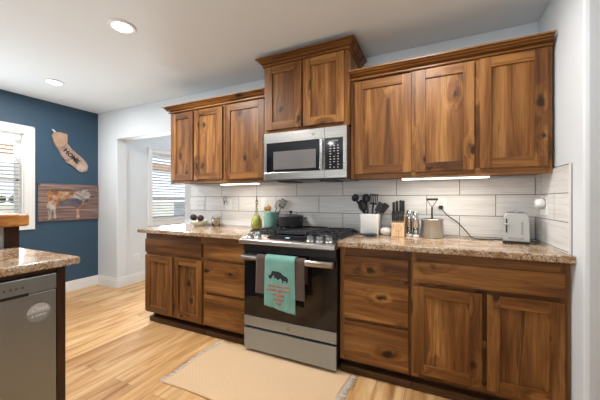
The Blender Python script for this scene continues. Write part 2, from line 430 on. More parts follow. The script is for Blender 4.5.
# ================================================================ SETTING
CZ = 2.425; BX = -4.352; YB = 2.48; RX = .63; FX = -3.95
struct('floor', B((-4.6, 3.2, -3.3, 5.4, -.06, 0)), 'floor')
struct('ceiling', B((-4.6, 3.2, -3.3, 5.4, CZ, CZ + .1)), 'ceil')
# blue wall with window opening  y .35..1.66, z .95..1.97
struct('wall_left', B((BX - .12, BX, -3.2, .35, 0, CZ), (BX - .12, BX, 1.66, YB, 0, CZ), (BX - .12, BX, .35, 1.66, 0, .95), (BX - .12, BX, .35, 1.66, 1.97, CZ)), 'blue')
# back wall with wide cased opening x -3.925..-2.67 up to 2.03
struct('wall_back', B((BX - .12, -3.925, YB, 2.62, 0, CZ), (-3.925, -2.67, YB, 2.62, 2.03, CZ), (-2.67, 3.1, YB, 2.62, 0, CZ)), 'wall', bevel=.006)
struct('wall_right', B((RX, 3.1, 1.79, YB, 0, CZ)), 'wall', bevel=.018)
struct('wall_east', B((3.1, 3.2, -3.2, 2.62, 0, CZ)), 'wall')
struct('wall_rear', B((-4.5, 3.2, -3.3, -3.2, 0, CZ)), 'wall')
# neighbouring room
struct('wall_far_left', B((FX - .12, FX, 2.62, 3.03, 0, CZ), (FX - .12, FX, 3.95, 5.2, 0, CZ), (FX - .12, FX, 3.03, 3.95, 0, .88), (FX - .12, FX, 3.03, 3.95, 1.93, CZ)), 'wall')
struct('wall_far_back', B((-4.1, -.4, 5.2, 5.3, 0, CZ)), 'wall')
struct('wall_far_right', B((-.5, -.4, 2.62, 5.2, 0, CZ)), 'wall')
def baseboard(name, x0, x1, y0, y1, step):
    bm = B((x0, x1, y0, y1, 0, .105))
    sx0, sx1, sy0, sy1 = step
    box(bm, x0 + sx0, x1 + sx1, y0 + sy0, y1 + sy1, .105, .135); struct(name, bm, 'trim', bevel=.003)
baseboard('baseboard_left', BX, BX + .016, -3.2, YB, (0, -.005, 0, 0))
baseboard('baseboard_back', BX + .016, -3.909, YB - .016, YB, (0, -.005, .005, 0))
baseboard('baseboard_opening', -3.925, -3.909, YB, 2.62, (0, -.005, 0, 0))
baseboard('baseboard_far_left', FX, FX + .016, 2.62, 5.2, (0, -.005, 0, 0))

def window(name, xw, y0, y1, z0, z1, casing, rail_z):
    w = bpy.data.objects.new(name, None); COL.objects.link(w); w.location = (xw, (y0 + y1) / 2, z0); w['kind'] = 'structure'
    c = casing; t = .018
    bm = B((xw, xw + t, y0 - c, y0, z0 - c, z1 + c), (xw, xw + t, y1, y1 + c, z0 - c, z1 + c), (xw, xw + t, y0, y1, z1, z1 + c), (xw, xw + t, y0, y1, z0 - c, z0),
           (xw + t, xw + t + .008, y0 - c, y0 - c + .02, z0 - c, z1 + c), (xw + t, xw + t + .008, y1 + c - .02, y1 + c, z0 - c, z1 + c), (xw + t, xw + t + .008, y0 - c, y1 + c, z1 + c - .02, z1 + c))
    obj('casing', bm, 'trim', w, .002)
    obj('jamb', B((xw - .12, xw, y0, y0 + .015, z0, z1), (xw - .12, xw, y1 - .015, y1, z0, z1), (xw - .12, xw, y0, y1, z1 - .015, z1)), 'trim', w)
    obj('sill', B((xw - .12, xw + .03, y0, y1, z0, z0 + .02)), 'trim', w, .003)
    f = .035; xg = xw - .085
    bm = B((xg - .02, xg + .02, y0 + .015, y0 + .015 + f, z0 + .02, z1 - .015), (xg - .02, xg + .02, y1 - .015 - f, y1 - .015, z0 + .02, z1 - .015),
           (xg - .02, xg + .02, y0, y1, z0 + .02, z0 + .02 + f), (xg - .02, xg + .02, y0, y1, z1 - .015 - f, z1 - .015), (xg - .02, xg + .02, y0, y1, rail_z - .02, rail_z + .02))
    s = obj('sash', bm, 'trim', w, .002)
    obj('pane', B((xg - .003, xg + .003, y0 + .02, y1 - .02, z0 + .03, z1 - .02)), 'pane', s)
window('window_1', BX, .35, 1.66, .95, 1.97, .098, 1.44)
window('window_2', FX, 3.03, 3.95, .88, 1.93, .075, 1.215)
def blind(label, xw, y0, y1, z0, z1, pitch):
    t = thing('window_blind', label, 'window blind', (xw - .03, (y0 + y1) / 2, z0))
    obj('headrail', B((xw - .06, xw - .008, y0, y1, z1 - .055, z1)), 'slatwhite', t, .003)
    bm = bmesh.new(); z = z0 + .03; tl = .007
    while z < z1 - .06:
        prism(bm, [(-.021, -tl), (.021, tl), (.021, tl + .0024), (-.021, -tl + .0024)], (xw - .035, y1 - .004, z), (1, 0, 0), (0, 0, 1), y1 - y0 - .008); z += pitch
    obj('slats', bm, 'slatwhite', t, label='white horizontal slats')
    obj('bottom_rail', B((xw - .056, xw - .014, y0 + .002, y1 - .002, z0, z0 + .015)), 'slatwhite', t, .002)
    n = max(2, int((y1 - y0) / .4))
    bm = bmesh.new()
    for i in range(n + 1):
        y = y0 + .1 + (y1 - y0 - .2) * i / n
        tube(bm, [(xw - .013, y, z0 + .01), (xw - .013, y, z1 - .05)], .0012, 5)
    obj('ladder_cord', bm, 'fence', t)
    return t
blind('white slatted blind in the window of the navy blue wall', BX, .37, 1.64, .975, 1.953, .044)
blind('white slatted blind in the window seen through the wide opening', FX, 3.05, 3.93, .905, 1.913, .044)

# outdoors
struct('ground', B((-90, -4.48, -60, 90, -.45, -.25)), 'grass')
def tree(x, y, h, w, label):
    t = thing('tree', label, 'tree', (x, y, -.25), 'trees along the field')
    obj('trunk', T([(x, y, -.25), (x + .1, y, h * .5)], [.14, .08]), 'bark', t)
    bm = bmesh.new()
    for i in range(9):
        a = random.uniform(0, 6.28); r = random.uniform(0, w * .5)
        ball(bm, (x + r * math.cos(a), y + r * math.sin(a), h * random.uniform(.5, .8)), w * random.uniform(.28, .42), 2, (1, 1, .8))
    for v in bm.verts: v.co += Vector((random.uniform(-1, 1), random.uniform(-1, 1), random.uniform(-1, 1))) * .09
    obj('foliage', bm, 'leaf', t)
for i, (y, h, w) in enumerate([(14.5, 1.9, 1.6), (18.6, 1.9, 1.2), (20.6, 2.1, 1.6), (24.5, 2.3, 2.0), (29, 2.0, 1.8)]):
    tree(-56, y, h, w, 'dark green tree on the far side of the dry field outside the blue wall window')
tag(obj('porch_beam', B((-6.62, -6.48, -1, 9, 1.96, 2.14)), 'beam_wood', None, .004), 'orange brown timber beam of the porch outside the windows', 'beam')
for y in (3.0, 7.6):
    tag(obj('porch_post', B((-6.61, -6.49, y - .3, y - .18, -.25, 1.96)), 'beam_wood', None, .004), 'square timber post under the porch beam', 'post', 'porch posts')
t = thing('patio_heat_pump', 'grey louvered metal unit outside the window seen through the opening', 'air conditioner', (-6.0, 5.6, -.25))
obj('cabinet', B((-6.2, -5.8, 5.40, 5.85, -.25, 1.16)), 'acgrey', t, .01)
bm = bmesh.new()
for i in range(18): box(bm, -5.80, -5.785, 5.45, 5.80, .05 + i * .055, .075 + i * .055)
obj('louver', bm, 'steel_dark', t)
tag(obj('garden_wall', B((-10.1, -9.9, 4.4, 13.0, -.25, 1.14)), 'stucco', None, .02), 'low cream wall across the yard outside the far window', 'garden wall')

# ================================================================ RECESSED LIGHTS
def can(x, y, label, grp=None):
    t = thing('recessed_light', label, 'ceiling light', (x, y, CZ), grp)
    obj('trim_ring', L([(.062, CZ - .0005), (.088, CZ - .0005), (.084, CZ - .006), (.064, CZ - .010), (.062, CZ - .0005)], (x, y, 0), 32), 'trim', t)
    obj('lens', L([(.001, CZ - .004), (.062, CZ - .004), (.062, CZ - .008), (.001, CZ - .010)], (x, y, 0), 32), 'lens', t)
    lamp('can_lamp', 'AREA', (x, y, CZ - .03), CAN * (.10 if y < 1 else (.5 if x < -3 else (.6 if x > -.5 else 1))), (.99, .98, .97), (0, 0, 0), shape='DISK', size=.12)
    return t
for i, (x, y) in enumerate(CAN_SPOTS):
    lab = ['round recessed ceiling light nearest the upper cabinets', 'round recessed ceiling light nearest the navy blue wall'][i] if i < 2 else 'round recessed ceiling light over the kitchen side behind the viewer'
    can(x, y, lab, 'recessed ceiling lights behind the viewer' if i >= 2 else 'recessed ceiling lights')

# ================================================================ CABINETS
def shaker(parent, x0, x1, z0, z1, yf, st=.062, th=.02, name='door'):
    """framed door, front at yf; stiles upright grain, rails level grain, panel a sub-part"""
    bm = bmesh.new()
    box(bm, x0, x0 + st, yf, yf + th, z0, z1, 0); box(bm, x1 - st, x1, yf, yf + th, z0, z1, 0)
    box(bm, x0 + st, x1 - st, yf + .0005, yf + th, z1 - st, z1, 1); box(bm, x0 + st, x1 - st, yf + .0005, yf + th, z0, z0 + st, 1)
    d = obj(name, bm, ['wood_v', 'wood_h'], parent, .0018)
    obj('panel', B((x0 + st - .004, x1 - st + .004, yf + .011, yf + .017, z0 + st - .004, z1 - st + .004)), 'wood_v', d)
    return d
def drawer(parent, x0, x1, z0, z1, yf):
    return obj('drawer', B((x0, x1, yf, yf + .02, z0, z1)), 'wood_h', parent, .003)
YF = 1.92; YC = YF + .02
def base_cab(label, x0, x1, drawers, doors, right_end=False):
    t = thing('base_cabinet', label, 'base cabinet', ((x0 + x1) / 2, 2.2, 0), 'lower cabinets along the back wall')
    bm = bmesh.new()
    box(bm, x0, x1, YC + .02, 2.46, .095, .882)
    obj('carcass', bm, 'wood_v', t, .001)
    bm = bmesh.new(); s = .04
    box(bm, x0, x0 + s, YC, YC + .02, .095, .882, 0); box(bm, x1 - s, x1, YC, YC + .02, .095, .882, 0)
    for z in (.84, .675, .385): box(bm, x0 + s, x1 - s, YC + .001, YC + .02, z - (.03 if z != .84 else .03), z + (.042 if z == .84 else .01), 1)
    box(bm, x0 + s, x1 - s, YC + .001, YC + .02, .095, .14, 1)
    obj('face_frame', bm, ['wood_v', 'wood_h'], t, .001)
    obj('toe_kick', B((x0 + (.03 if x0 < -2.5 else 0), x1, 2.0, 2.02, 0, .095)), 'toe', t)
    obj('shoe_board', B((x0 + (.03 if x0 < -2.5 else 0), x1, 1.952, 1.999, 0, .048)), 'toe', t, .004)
    for d in drawers: drawer(t, *d, YF)
    for d in doors: shaker(t, *d, YF)
    return t
Z1, Z2, Z3 = (.690, .820), (.397, .664), (.115, .375)
base_cab('knotty brown base cabinet at the left end, one drawer over two doors', -2.608, -1.848, [(-2.600, -1.866, *Z1)], [(-2.600, -2.228, .112, .662), (-2.208, -1.866, .112, .662)])
base_cab('narrow base cabinet of three knotty wood drawers left of the range', -1.846, -1.383, [(-1.836, -1.40, *Z1), (-1.836, -1.40, *Z2), (-1.836, -1.40, *Z3)], [])
base_cab('base cabinet of three knotty wood drawers right of the range', -.605, -.143, [(-.573, -.156, *Z1), (-.573, -.156, *Z2), (-.573, -.156, *Z3)], [])
base_cab('wide base cabinet at the right end, long drawer over two large doors', -.141, .628, [(-.127, .602, *Z1)], [(-.127, .238, .125, .664), (.262, .602, .125, .664)])

def crown(parent, x0, x1, yf, z0, z1, out, left=True, right=True, yback=2.47):
    """stepped crown moulding: profile swept round the front and the open ends"""
    prof = [(0, 0), (.10, 0), (.24, .06), (.24, .20), (.08, .23), (.08, .34), (.34, .40), (.50, .46), (.60, .54), (.44, .58), (.44, .64), (.70, .70), (.82, .78), (.66, .80), (.66, .85), (1.0, .86), (1.0, 1.0), (0, 1.0)]
    bm = bmesh.new(); path = []
    if left: path.append(((x0, yback), (-1, 0)))
    path.append(((x0, yf), (-1 if left else 0, -1))); path.append(((x1, yf), (1 if right else 0, -1)))
    if right: path.append(((x1, yback), (1, 0)))
    rings = [[bm.verts.new((p[0] + n[0] * out * a, p[1] + n[1] * out * a, z0 + (z1 - z0) * b)) for a, b in prof] for p, n in path]
    k = len(prof)
    for r0, r1 in zip(rings, rings[1:]):
        for i in range(k): bm.faces.new((r0[i], r0[(i + 1) % k], r1[(i + 1) % k], r1[i]))
    bm.faces.new(rings[0]); bm.faces.new(rings[-1])
    box(bm, x0, x1, yf + .001, yback, z1 - .02, z1 - .001)
    return obj('crown_moulding', bm, 'wood_h', parent)
def wall_cab(label, x0, x1, yf, z0, z1, doors, cr, frame=.038):
    t = thing('wall_cabinet', label, 'wall cabinet', ((x0 + x1) / 2, 2.3, z0), 'upper cabinets along the back wall')
    obj('carcass', B((x0, x1, yf + .02, 2.47, z0 + .012, z1)), 'wood_v', t, .001)
    bm = bmesh.new()
    box(bm, x0, x0 + frame, yf, yf + .02, z0, z1, 0); box(bm, x1 - frame, x1, yf, yf + .02, z0, z1, 0)
    box(bm, x0 + frame, x1 - frame, yf + .0005, yf + .02, z0, z0 + frame + .01, 1); box(bm, x0 + frame, x1 - frame, yf + .0005, yf + .02, z1 - frame, z1, 1)
    for a, b in zip(doors, doors[1:]):
        box(bm, a[1] - .012, b[0] + .012, yf + .0007, yf + .02, z0 + frame + .01, z1 - frame, 0)
    obj('face_frame', bm, ['wood_v', 'wood_h'], t, .0015)
    for d in doors: shaker(t, *d, yf - .02)
    crown(t, x0, x1, yf - .002, *cr)
    return t
wall_cab('wide three door upper cabinet right of the microwave', -.585, .616, 2.15, 1.358, 2.135,
         [(-.552, -.152, 1.393, 2.082), (-.126, .222, 1.393, 2.088), (.252, .590, 1.400, 2.092)], (2.098, 2.160, .062, False, False))
wall_cab('three door upper cabinet left of the microwave', -2.515, -1.325, 2.15, 1.366, 2.135,
         [(-2.482, -2.188, 1.400, 2.085), (-2.168, -1.815, 1.400, 2.085), (-1.785, -1.352, 1.392, 2.085)], (2.098, 2.160, .062, True, False))
t = wall_cab('tall raised two door cabinet above the microwave reaching the ceiling', -1.322, -.588, 2.09, 1.758, 2.352,
         [(-1.298, -.968, 1.785, 2.312), (-.950, -.618, 1.785, 2.312)], (2.322, 2.388, .056, True, True))

# granite worktops
def counter(label, x0, x1):
    bm = B((x0, x1, 1.872, 2.479, .882, .92))
    return tag(obj('countertop', bm, 'granite', None, .006, 3), label, 'countertop')
counter('speckled granite countertop left of the range', -2.652, -1.384)
counter('speckled granite countertop right of the range', -.606, .629)

# backsplash
struct('trim_1', B((-2.569, .618, 2.468, YB, .921, 1.356)), 'tile')
struct('trim_2', B((.618, RX, 1.93, YB, .921, 1.385)), 'tile_side')
struct('trim_3', B((.6265, RX, 1.921, 1.93, .921, 1.388), (.617, RX, 1.93, 2.15, 1.385, 1.3875)), 'steel_dark')
struct('trim_4', B((.617, .6262, 1.922, 1.93, .921, 1.387)), 'white')

# under-cabinet lights
def led(x0, x1, label):
    t = thing('under_cabinet_light', label, 'light bar', ((x0 + x1) / 2, 2.2, 1.33), 'light bars under the upper cabinets')
    obj('housing', B((x0, x1, 2.185, 2.235, 1.351, 1.358)), 'trim', t)
    obj('diffuser', B((x0 + .004, x1 - .004, 2.188, 2.232, 1.345, 1.351)), 'led', t, .003)
    lamp('led_lamp', 'AREA', ((x0 + x1) / 2, 2.21, 1.342), LED_E * (x1 - x0) / .5, (1, .93, .82), (0, 0, 0), shape='RECTANGLE', size=x1 - x0, size_y=.04)
led(-1.89, -1.46, 'glowing light bar under the cabinet left of the microwave')
led(-.225, .315, 'glowing light bar under the cabinet right of the microwave')

# ================================================================ MICROWAVE
mx0, mx1, my, mz0, mz1 = -1.288, -.584, 2.03, 1.352, 1.745
t = thing('microwave', 'stainless over-the-range microwave with black door above the range', 'microwave', ((mx0 + mx1) / 2, 2.25, mz0))
obj('body', B((mx0 + .003, mx1 - .003, my + .03, 2.46, mz0 + .018, mz1 + .008)), 'steel_dark', t, .003, label='dark metal case')
bm = B((mx0, -.757, my, my + .03, 1.662, mz1), (mx0, -.757, my, my + .03, mz0 + .012, 1.424), (mx0, -1.264, my, my + .03, 1.424, 1.662), (-.790, -.757, my, my + .03, 1.424, 1.662))
d = obj('door', bm, 'steel', t, .002, label='brushed steel door frame')
obj('glass', B((-1.264, -.790, my + .004, my + .02, 1.424, 1.662)), 'blackglass', d, label='black glass door surround')
obj('viewing_window', B((-1.200, -.826, my + .002, my + .006, 1.446, 1.592)), 'mwwindow', d, .003, label='grey mesh viewing window')
obj('handle', B((-.786, -.762, my - .030, my - .012, 1.430, 1.656), (-.782, -.766, my - .014, my + .004, 1.438, 1.456), (-.782, -.766, my - .014, my + .004, 1.63, 1.648)), 'chrome', d, .004)
cp = obj('control_panel', B((-.755, mx1, my, my + .03, 1.662, mz1), (-.755, mx1, my, my + .03, mz0 + .012, 1.424), (-.611, mx1, my, my + .03, 1.424, 1.662), (-.755, -.611, my + .002, my + .03, 1.424, 1.662)), 'steel', t, .0015)
pn = obj('keypad', B((-.752, -.613, my, my + .004, 1.426, 1.660)), 'blackglass', cp, .001, label='black keypad')
obj('display', B((-.700, -.650, my - .0015, my + .001, 1.632, 1.646)), 'mwwindow', cp)
for r in range(9):
    for c in range(3):
        if r in (1, 5) and c == 1: continue
        x = -.715 + c * .030; z = 1.440 + r * .020
        obj('key', B((x, x + (.013 if r % 2 else .009), my - .001, my + .001, z, z + .0055)), 'sticker_light', cp, label='pale grey key')
obj('logo', L([(.0075, -.0008), (.0098, -.0008), (.0098, .0008), (.0075, .0008), (.0075, -.0008)], (-.845, my - .0008, 1.703), 20, 'y'), 'steel_dark', d)
obj('underside', P([(my + .005, mz0 + .018), (2.45, mz0 + .018), (2.40, mz0 + .006), (2.06, mz0 + .004)], (mx1 - .01, 0, 0), (0, 1, 0), (0, 0, 1), -.684), 'dkgrey', t)
for a, b in ((-1.19, -1.06), (-.82, -.69)):
    bm = bmesh.new(); box(bm, a, b, 2.095, 2.30, mz0 - .001, mz0 + .006)
    for i in range(7): box(bm, a, b, 2.10 + i * .03, 2.115 + i * .03, mz0 - .004, mz0 + .006)
    obj('vent', bm, 'black', t)

# ================================================================ RANGE
rx0, rx1 = -1.377, -.613; rf = 1.88
t = rng = thing('kitchen_range', 'stainless and black slide-in gas range between the base cabinets', 'range', ((rx0 + rx1) / 2, 2.15, 0))
obj('body', B((rx0 + .003, rx1 - .003, rf + .02, 2.46, .035, .905)), 'black', t, .003, label='black side panels')
for x in (rx0 + .05, rx1 - .05):
    for y in (1.95, 2.38): obj('foot', L([(.018, 0), (.018, .004), (.010, .006), (.010, .036)], (x, y, 0), 16), 'black', t)
d = obj('oven_door', B((rx0, rx1, rf, rf + .02, .212, .292)), 'steel_drawer', t, .003, label='grey steel lower door rail')
obj('door_glass', B((rx0, rx1, rf - .001, rf + .02, .293, .798)), 'blackglass', d, .002, label='black glass oven door front')
obj('oven_window', B((rx0 + .11, rx1 - .11, rf - .0025, rf, .36, .66)), 'ovenwin', d, .004, label='dark brown see-through oven window')
hb = bmesh.new()
tube(hb, [(rx0 + .012, 1.838, .760), (rx1 - .008, 1.838, .760)], .0245, 16)
h = obj('handle', hb, 'steel', d, label='long brushed steel bar handle')
for x in (rx0 + .035, rx1 - .035): obj('handle_bracket', B((x - .016, x + .016, 1.838, rf + .002, .748, .776)), 'steel', h, .003)
obj('door_logo', L([(.010, -.001), (.013, -.001), (.013, .001), (.010, .001), (.010, -.001)], ((rx0 + rx1) / 2 + .012, rf - .001, .250), 24, 'y'), 'steel_dark', d)
obj('vent_strip', B((rx0 + .002, rx1 - .002, rf - .008, rf + .02, .800, .868)), 'black', t)
dr = obj('storage_drawer', B((rx0, rx1, rf - .002, rf + .02, .032, .196)), 'steel_drawer', t, .004, label='grey steel bottom drawer')
obj('drawer_pull', P([(-.12, 0), (.12, 0), (.105, .010), (-.105, .010)], ((rx0 + rx1) / 2 + .01, rf + .006, .196), (1, 0, 0), (0, 0, 1), -.012), 'black', dr)
# sloped control panel: profile in y,z
prof = [(1.822, .864), (1.818, .870), (1.822, .893), (1.835, .903), (1.93, .929), (1.95, .929), (1.95, .864)]
cp = obj('control_panel', P(prof, (rx0 - .006, 0, 0), (0, 1, 0), (0, 0, 1), rx1 - rx0 + .012), 'steel', t, .002)
def onpanel(y): return .903 + (y - 1.835) * .2737
sl = Vector((0, 1, .2737)).normalized(); nrm = Vector((0, -.2737, 1)).normalized()
def panelbox(x0, x1, y0, y1, th, mat, name, parent, lab=None):
    bm = bmesh.new(); o = Vector((0, 1.835, .903)) + nrm * th
    prism(bm, [(x0, y0), (x1, y0), (x1, y1), (x0, y1)], o - nrm * .004, (1, 0, 0), sl, .004)
    return obj(name, bm, mat, parent, 0, label=lab)
ds = panelbox(-1.160, -.850, .030, .088, .0025, 'panelblack', 'display', cp, 'black glass display')
panelbox(-1.01, -.975, .042, .062, .0032, 'clock', 'clock', cp, 'small lit clock')
for x in (-1.308, -1.238, -.800, -.730, -.660):
    bm = bmesh.new()
    lathe(bm, [(.028, 0), (.028, .006), (.022, .009), (.0215, .032), (.0195, .036), (.001, .0365)], (0, 0, 0), 24)
    box(bm, -.0035, .0035, -.021, .021, .034, .042)
    bmesh.ops.transform(bm, matrix=Matrix.Translation(Vector((x, 1.868, onpanel(1.868)))) @ Matrix.Rotation(math.atan(.2737), 4, 'X'), verts=bm.verts)
    obj('knob', bm, 'steel_v', cp, .0008)
ct = obj('cooktop', B((rx0 - .004, rx1 + .004, 1.93, 2.462, .905, .930)), 'black', t, .004)
obj('rear_trim', B((rx0, rx1, 2.425, 2.46, .930, .942)), 'steel_dark', t, .002)
for x, y, r in ((-1.24, 2.04, .04), (-1.24, 2.30, .035), (-.75, 2.04, .045), (-.75, 2.30, .035), (-.995, 2.17, .04)):
    b = obj('burner', L([(r, .930), (r, .938), (r * .8, .940)], (x, y, 0), 24), 'steel_dark', ct)
    obj('burner_cap', L([(r * .75, .938), (r * .78, .944), (r * .7, .947), (.001, .947)], (x, y, 0), 24), 'iron', b)
def grate(x0, x1):
    bm = bmesh.new(); y0, y1 = 1.945, 2.415; zt0, zt1 = .946, .958; w = .011
    for x in (x0, x1 - w): box(bm, x, x + w, y0, y1, zt0, zt1)
    for y in (y0, (y0 + y1) / 2 - w / 2, y1 - w): box(bm, x0, x1, y, y + w, zt0, zt1)
    xm = (x0 + x1) / 2
    for y in (y0, y0 + .235):
        box(bm, xm - w / 2, xm + w / 2, y + .02, y + .085, zt0, zt1); box(bm, xm - w / 2, xm + w / 2, y + .150, y + .22, zt0, zt1)
        for dx in (-.055, .055): box(bm, xm + dx - w / 2, xm + dx + w / 2, y, y + .235, zt0, zt1)
        box(bm, x0, xm - .035, y + .112, y + .124, zt0, zt1); box(bm, xm + .035, x1, y + .112, y + .124, zt0, zt1)
    for x in (x0, x1 - .014):
        for y in (y0, y1 - .014): box(bm, x, x + .014, y, y + .014, .930, zt0)
    obj('grate', bm, 'iron', t, .002)
grate(rx0 + .012, -1.135); grate(-.855, rx1 - .012)
# centre grate carries a flat griddle plate
bm = bmesh.new(); box(bm, -1.128, -.862, 1.945, 2.415, .940, .952)
for a in ((-1.128, -1.118, 1.945, 2.415), (-.872, -.862, 1.945, 2.415), (-1.128, -.862, 1.945, 1.955), (-1.128, -.862, 2.405, 2.415)): box(bm, *a, .952, .962)
for x in (-1.12, -.884):
    for y in (1.95, 2.39): box(bm, x, x + .014, y, y + .014, .930, .940)
obj('griddle', bm, 'iron', t, .002)

# ---------------------------------------------------------------- towels over the oven handle
def towel(name, label, mat, xc0, xc1, zf, zb, yo, wav, slant=0.0, ph=0.0):
    HC = Vector((0, 1.838, .762)); rad = .0262 + yo
    def surf(u, s):                  # u 0..1 across, s running length from front hem over the bar to the back hem
        x = xc0 + (xc1 - xc0) * u
        lf = .762 - zf + slant * u; lb = .762 - zb; la = math.pi * rad
        wv = wav * (math.sin(u * 9 + ph) * .6 + math.sin(u * 21 + ph * 2) * .4)
        if s < lf:
            k = (lf - s) / lf; return Vector((x + .010 * k * (u - .5), HC.y - rad - wv * k - .003 * k, .762 - (lf - s)))
        s -= lf
        if s < la:
            a = s / rad; return Vector((x, HC.y - rad * math.cos(a), .762 + rad * math.sin(a)))
        s -= la; return Vector((x, min(HC.y + rad + .001, 1.872), .762 - s))
    bm = bmesh.new(); nu, ns = 36, 60
    g = []
    for i in range(nu + 1):
        u = i / nu; tot = (.762 - zf + slant * u) + math.pi * rad + (.762 - zb)
        g.append([bm.verts.new(surf(u, tot * j / ns)) for j in range(ns + 1)])
    for i in range(nu):
        for j in range(ns):
            f = bm.faces.new((g[i][j], g[i + 1][j], g[i + 1][j + 1], g[i][j + 1])); f.smooth = True
    o = tag(obj(name, bm, mat), label, 'towel', 'towels on the oven handle')
    m = o.modifiers.new('thickness', 'SOLIDIFY'); m.thickness = .0022; m.offset = 0
    return o, surf
towel('brown_dish_towel', 'plain brown dish towel hanging under the aqua one on the oven handle', 'browncloth', -1.216, -.822, .508, .60, .0015, .002, .01, 1.0)
aq, asurf = towel('aqua_dish_towel', 'aqua dish towel with dark animal print and red words on the oven handle', 'aqua', -1.136, -.893, .430, .62, .0085, .0055, .035, 2.0)
def on_towel(bm, name, mat, lab=None):
    """bm drawn flat in (u metres from the left edge, z) and laid on the towel face"""
    W_ = .243
    bmesh.ops.triangulate(bm, faces=bm.faces)
    bmesh.ops.subdivide_edges(bm, edges=[e for e in bm.edges if e.calc_length() > .02], cuts=2)
    for v in bm.verts:
        u = min(max(v.co.x / W_, 0), 1); lf = .762 - .430 + .035 * u; s = lf - (.762 - v.co.z)
        p = asurf(u, s); v.co = Vector((p.x, p.y - .0018 - v.co.y * .4, v.co.z))
    bmesh.ops.translate(bm, verts=bm.verts, vec=-aq.location)
    me = bpy.data.meshes.new(name); bm.to_mesh(me); bm.free(); me.materials.append(M[mat])
    o = bpy.data.objects.new(name, me); COL.objects.link(o); o.parent = aq
    if lab: o['label'] = lab
goat = [(0, .55), (.10, .62), (.13, .80), (.18, .88), (.24, .84), (.34, .86), (.5, .84), (.62, .80), (.68, .70), (.70, .60), (.80, .60), (.90, .56), (.98, .46), (1.0, .34), (.96, .30), (.96, .16), (.90, .16), (.89, .28), (.76, .26), (.75, .12), (.69, .12), (.68, .30), (.60, .42), (.52, .46), (.50, .30), (.44, .30), (.43, .48), (.34, .50), (.33, .34), (.27, .34), (.27, .54), (.22, .58), (.18, .68), (.12, .62), (.12, .44), (.06, .36), (.10, .30), (.02, .34), (-.04, .44)]
bm = bmesh.new(); prism(bm, [(.038 + a * .155, b * .105) for a, b in goat], (0, 0, .596), (1, 0, 0), (0, 0, 1), -.0008); on_towel(bm, 'animal_print', 'print_dark', 'dark farm animals print')
for s, z, sz in (('FROM OUR FARM', .577, .021), ('HOME GROWN', .548, .026), ('FARM', .515, .036), ('FRESH', .482, .030), ('EGGS', .456, .020)):
    bm = text_bm(s, sz, (.115, 0, z), (1, 0, 0), (0, 0, 1), .0008, bold=.0008); on_towel(bm, 'lettering', 'print_red', 'rust red words')

# ================================================================ COUNTER THINGS (left to right)
CT = .92
# bowl with avocados
bx, by = -2.33, 2.365
tag(obj('fruit_bowl', L([(.045, CT), (.050, CT + .004), (.078, CT + .03), (.090, CT + .062), (.086, CT + .062), (.073, CT + .034), (.046, CT + .010), (.001, CT + .009)], (bx, by, 0), 32), 'cream'), 'small cream bowl of fruit at the left end of the counter', 'bowl')
def avocado(x, y, z, lab, m='avocado', r=.034, nm='avocado'):
    o = tag(obj(nm, L([(.004, -r * 1.2), (r * .6, -r * .95), (r * .95, -r * .4), (r, 0), (r * .93, r * .5), (r * .68, r * .95), (r * .3, r * 1.22), (.003, r * 1.28)], (0, 0, 0), 20), m), lab, 'fruit', 'fruit in the cream bowl')
    o.location = (x, y, z); o.rotation_euler = (R(75), R(20), 0); return o
a1 = avocado(bx - .022, by - .02, CT + .084, 'dark purple avocado at the left of the cream bowl')
a2 = a1.copy(); COL.objects.link(a2); a2.location = (bx + .050, by - .012, CT + .080); a2.rotation_euler = (R(80), R(-25), R(30)); a2['label'] = 'dark purple avocado at the right of the cream bowl'
avocado(bx - .052, by + .008, CT + .064, 'yellow green lime at the left edge of the cream bowl', 'lime', .022, 'lime')
# jar
jx, jy = -2.10, 2.37
t = thing('storage_jar', 'small glass jar of brown nuts with a grey lid beside the fruit bowl', 'jar', (jx, jy, CT))
obj('jar_glass', L([(.040, CT), (.046, CT + .006), (.046, CT + .080), (.038, CT + .092), (.036, CT + .090), (.043, CT + .078), (.043, CT + .008), (.001, CT + .006)], (jx, jy, 0)), 'clear', t)
obj('contents', L([(.040, CT + .008), (.0425, CT + .014), (.0425, CT + .070), (.02, CT + .076), (.001, CT + .077)], (jx, jy, 0)), 'jarfill', t, label='brown nuts')
obj('lid', L([(.040, CT + .090), (.042, CT + .092), (.042, CT + .106), (.038, CT + .110), (.001, CT + .110)], (jx, jy, 0)), 'cork', t)
# oil bottle
ox, oy = -1.575, 2.35
t = thing('oil_bottle', 'glass cruet of yellow green oil left of the aqua crock', 'bottle', (ox, oy, CT))
obj('bottle_glass', L([(.036, CT), (.046, CT + .006), (.055, CT + .04), (.050, CT + .085), (.030, CT + .125), (.013, CT + .155), (.010, CT + .25), (.013, CT + .255), (.008, CT + .258), (.007, CT + .155), (.001, CT + .154)], (ox, oy, 0)), 'clear', t)
obj('oil', L([(.033, CT + .004), (.043, CT + .009), (.052, CT + .04), (.047, CT + .083), (.027, CT + .124), (.001, CT + .126)], (ox, oy, 0)), 'oil', t, label='yellow green oil')
sp = obj('pourer', L([(.008, CT + .245), (.011, CT + .25), (.012, CT + .275), (.006, CT + .28), (.004, CT + .32), (.001, CT + .321)], (ox, oy, 0), 16), 'brass', t)
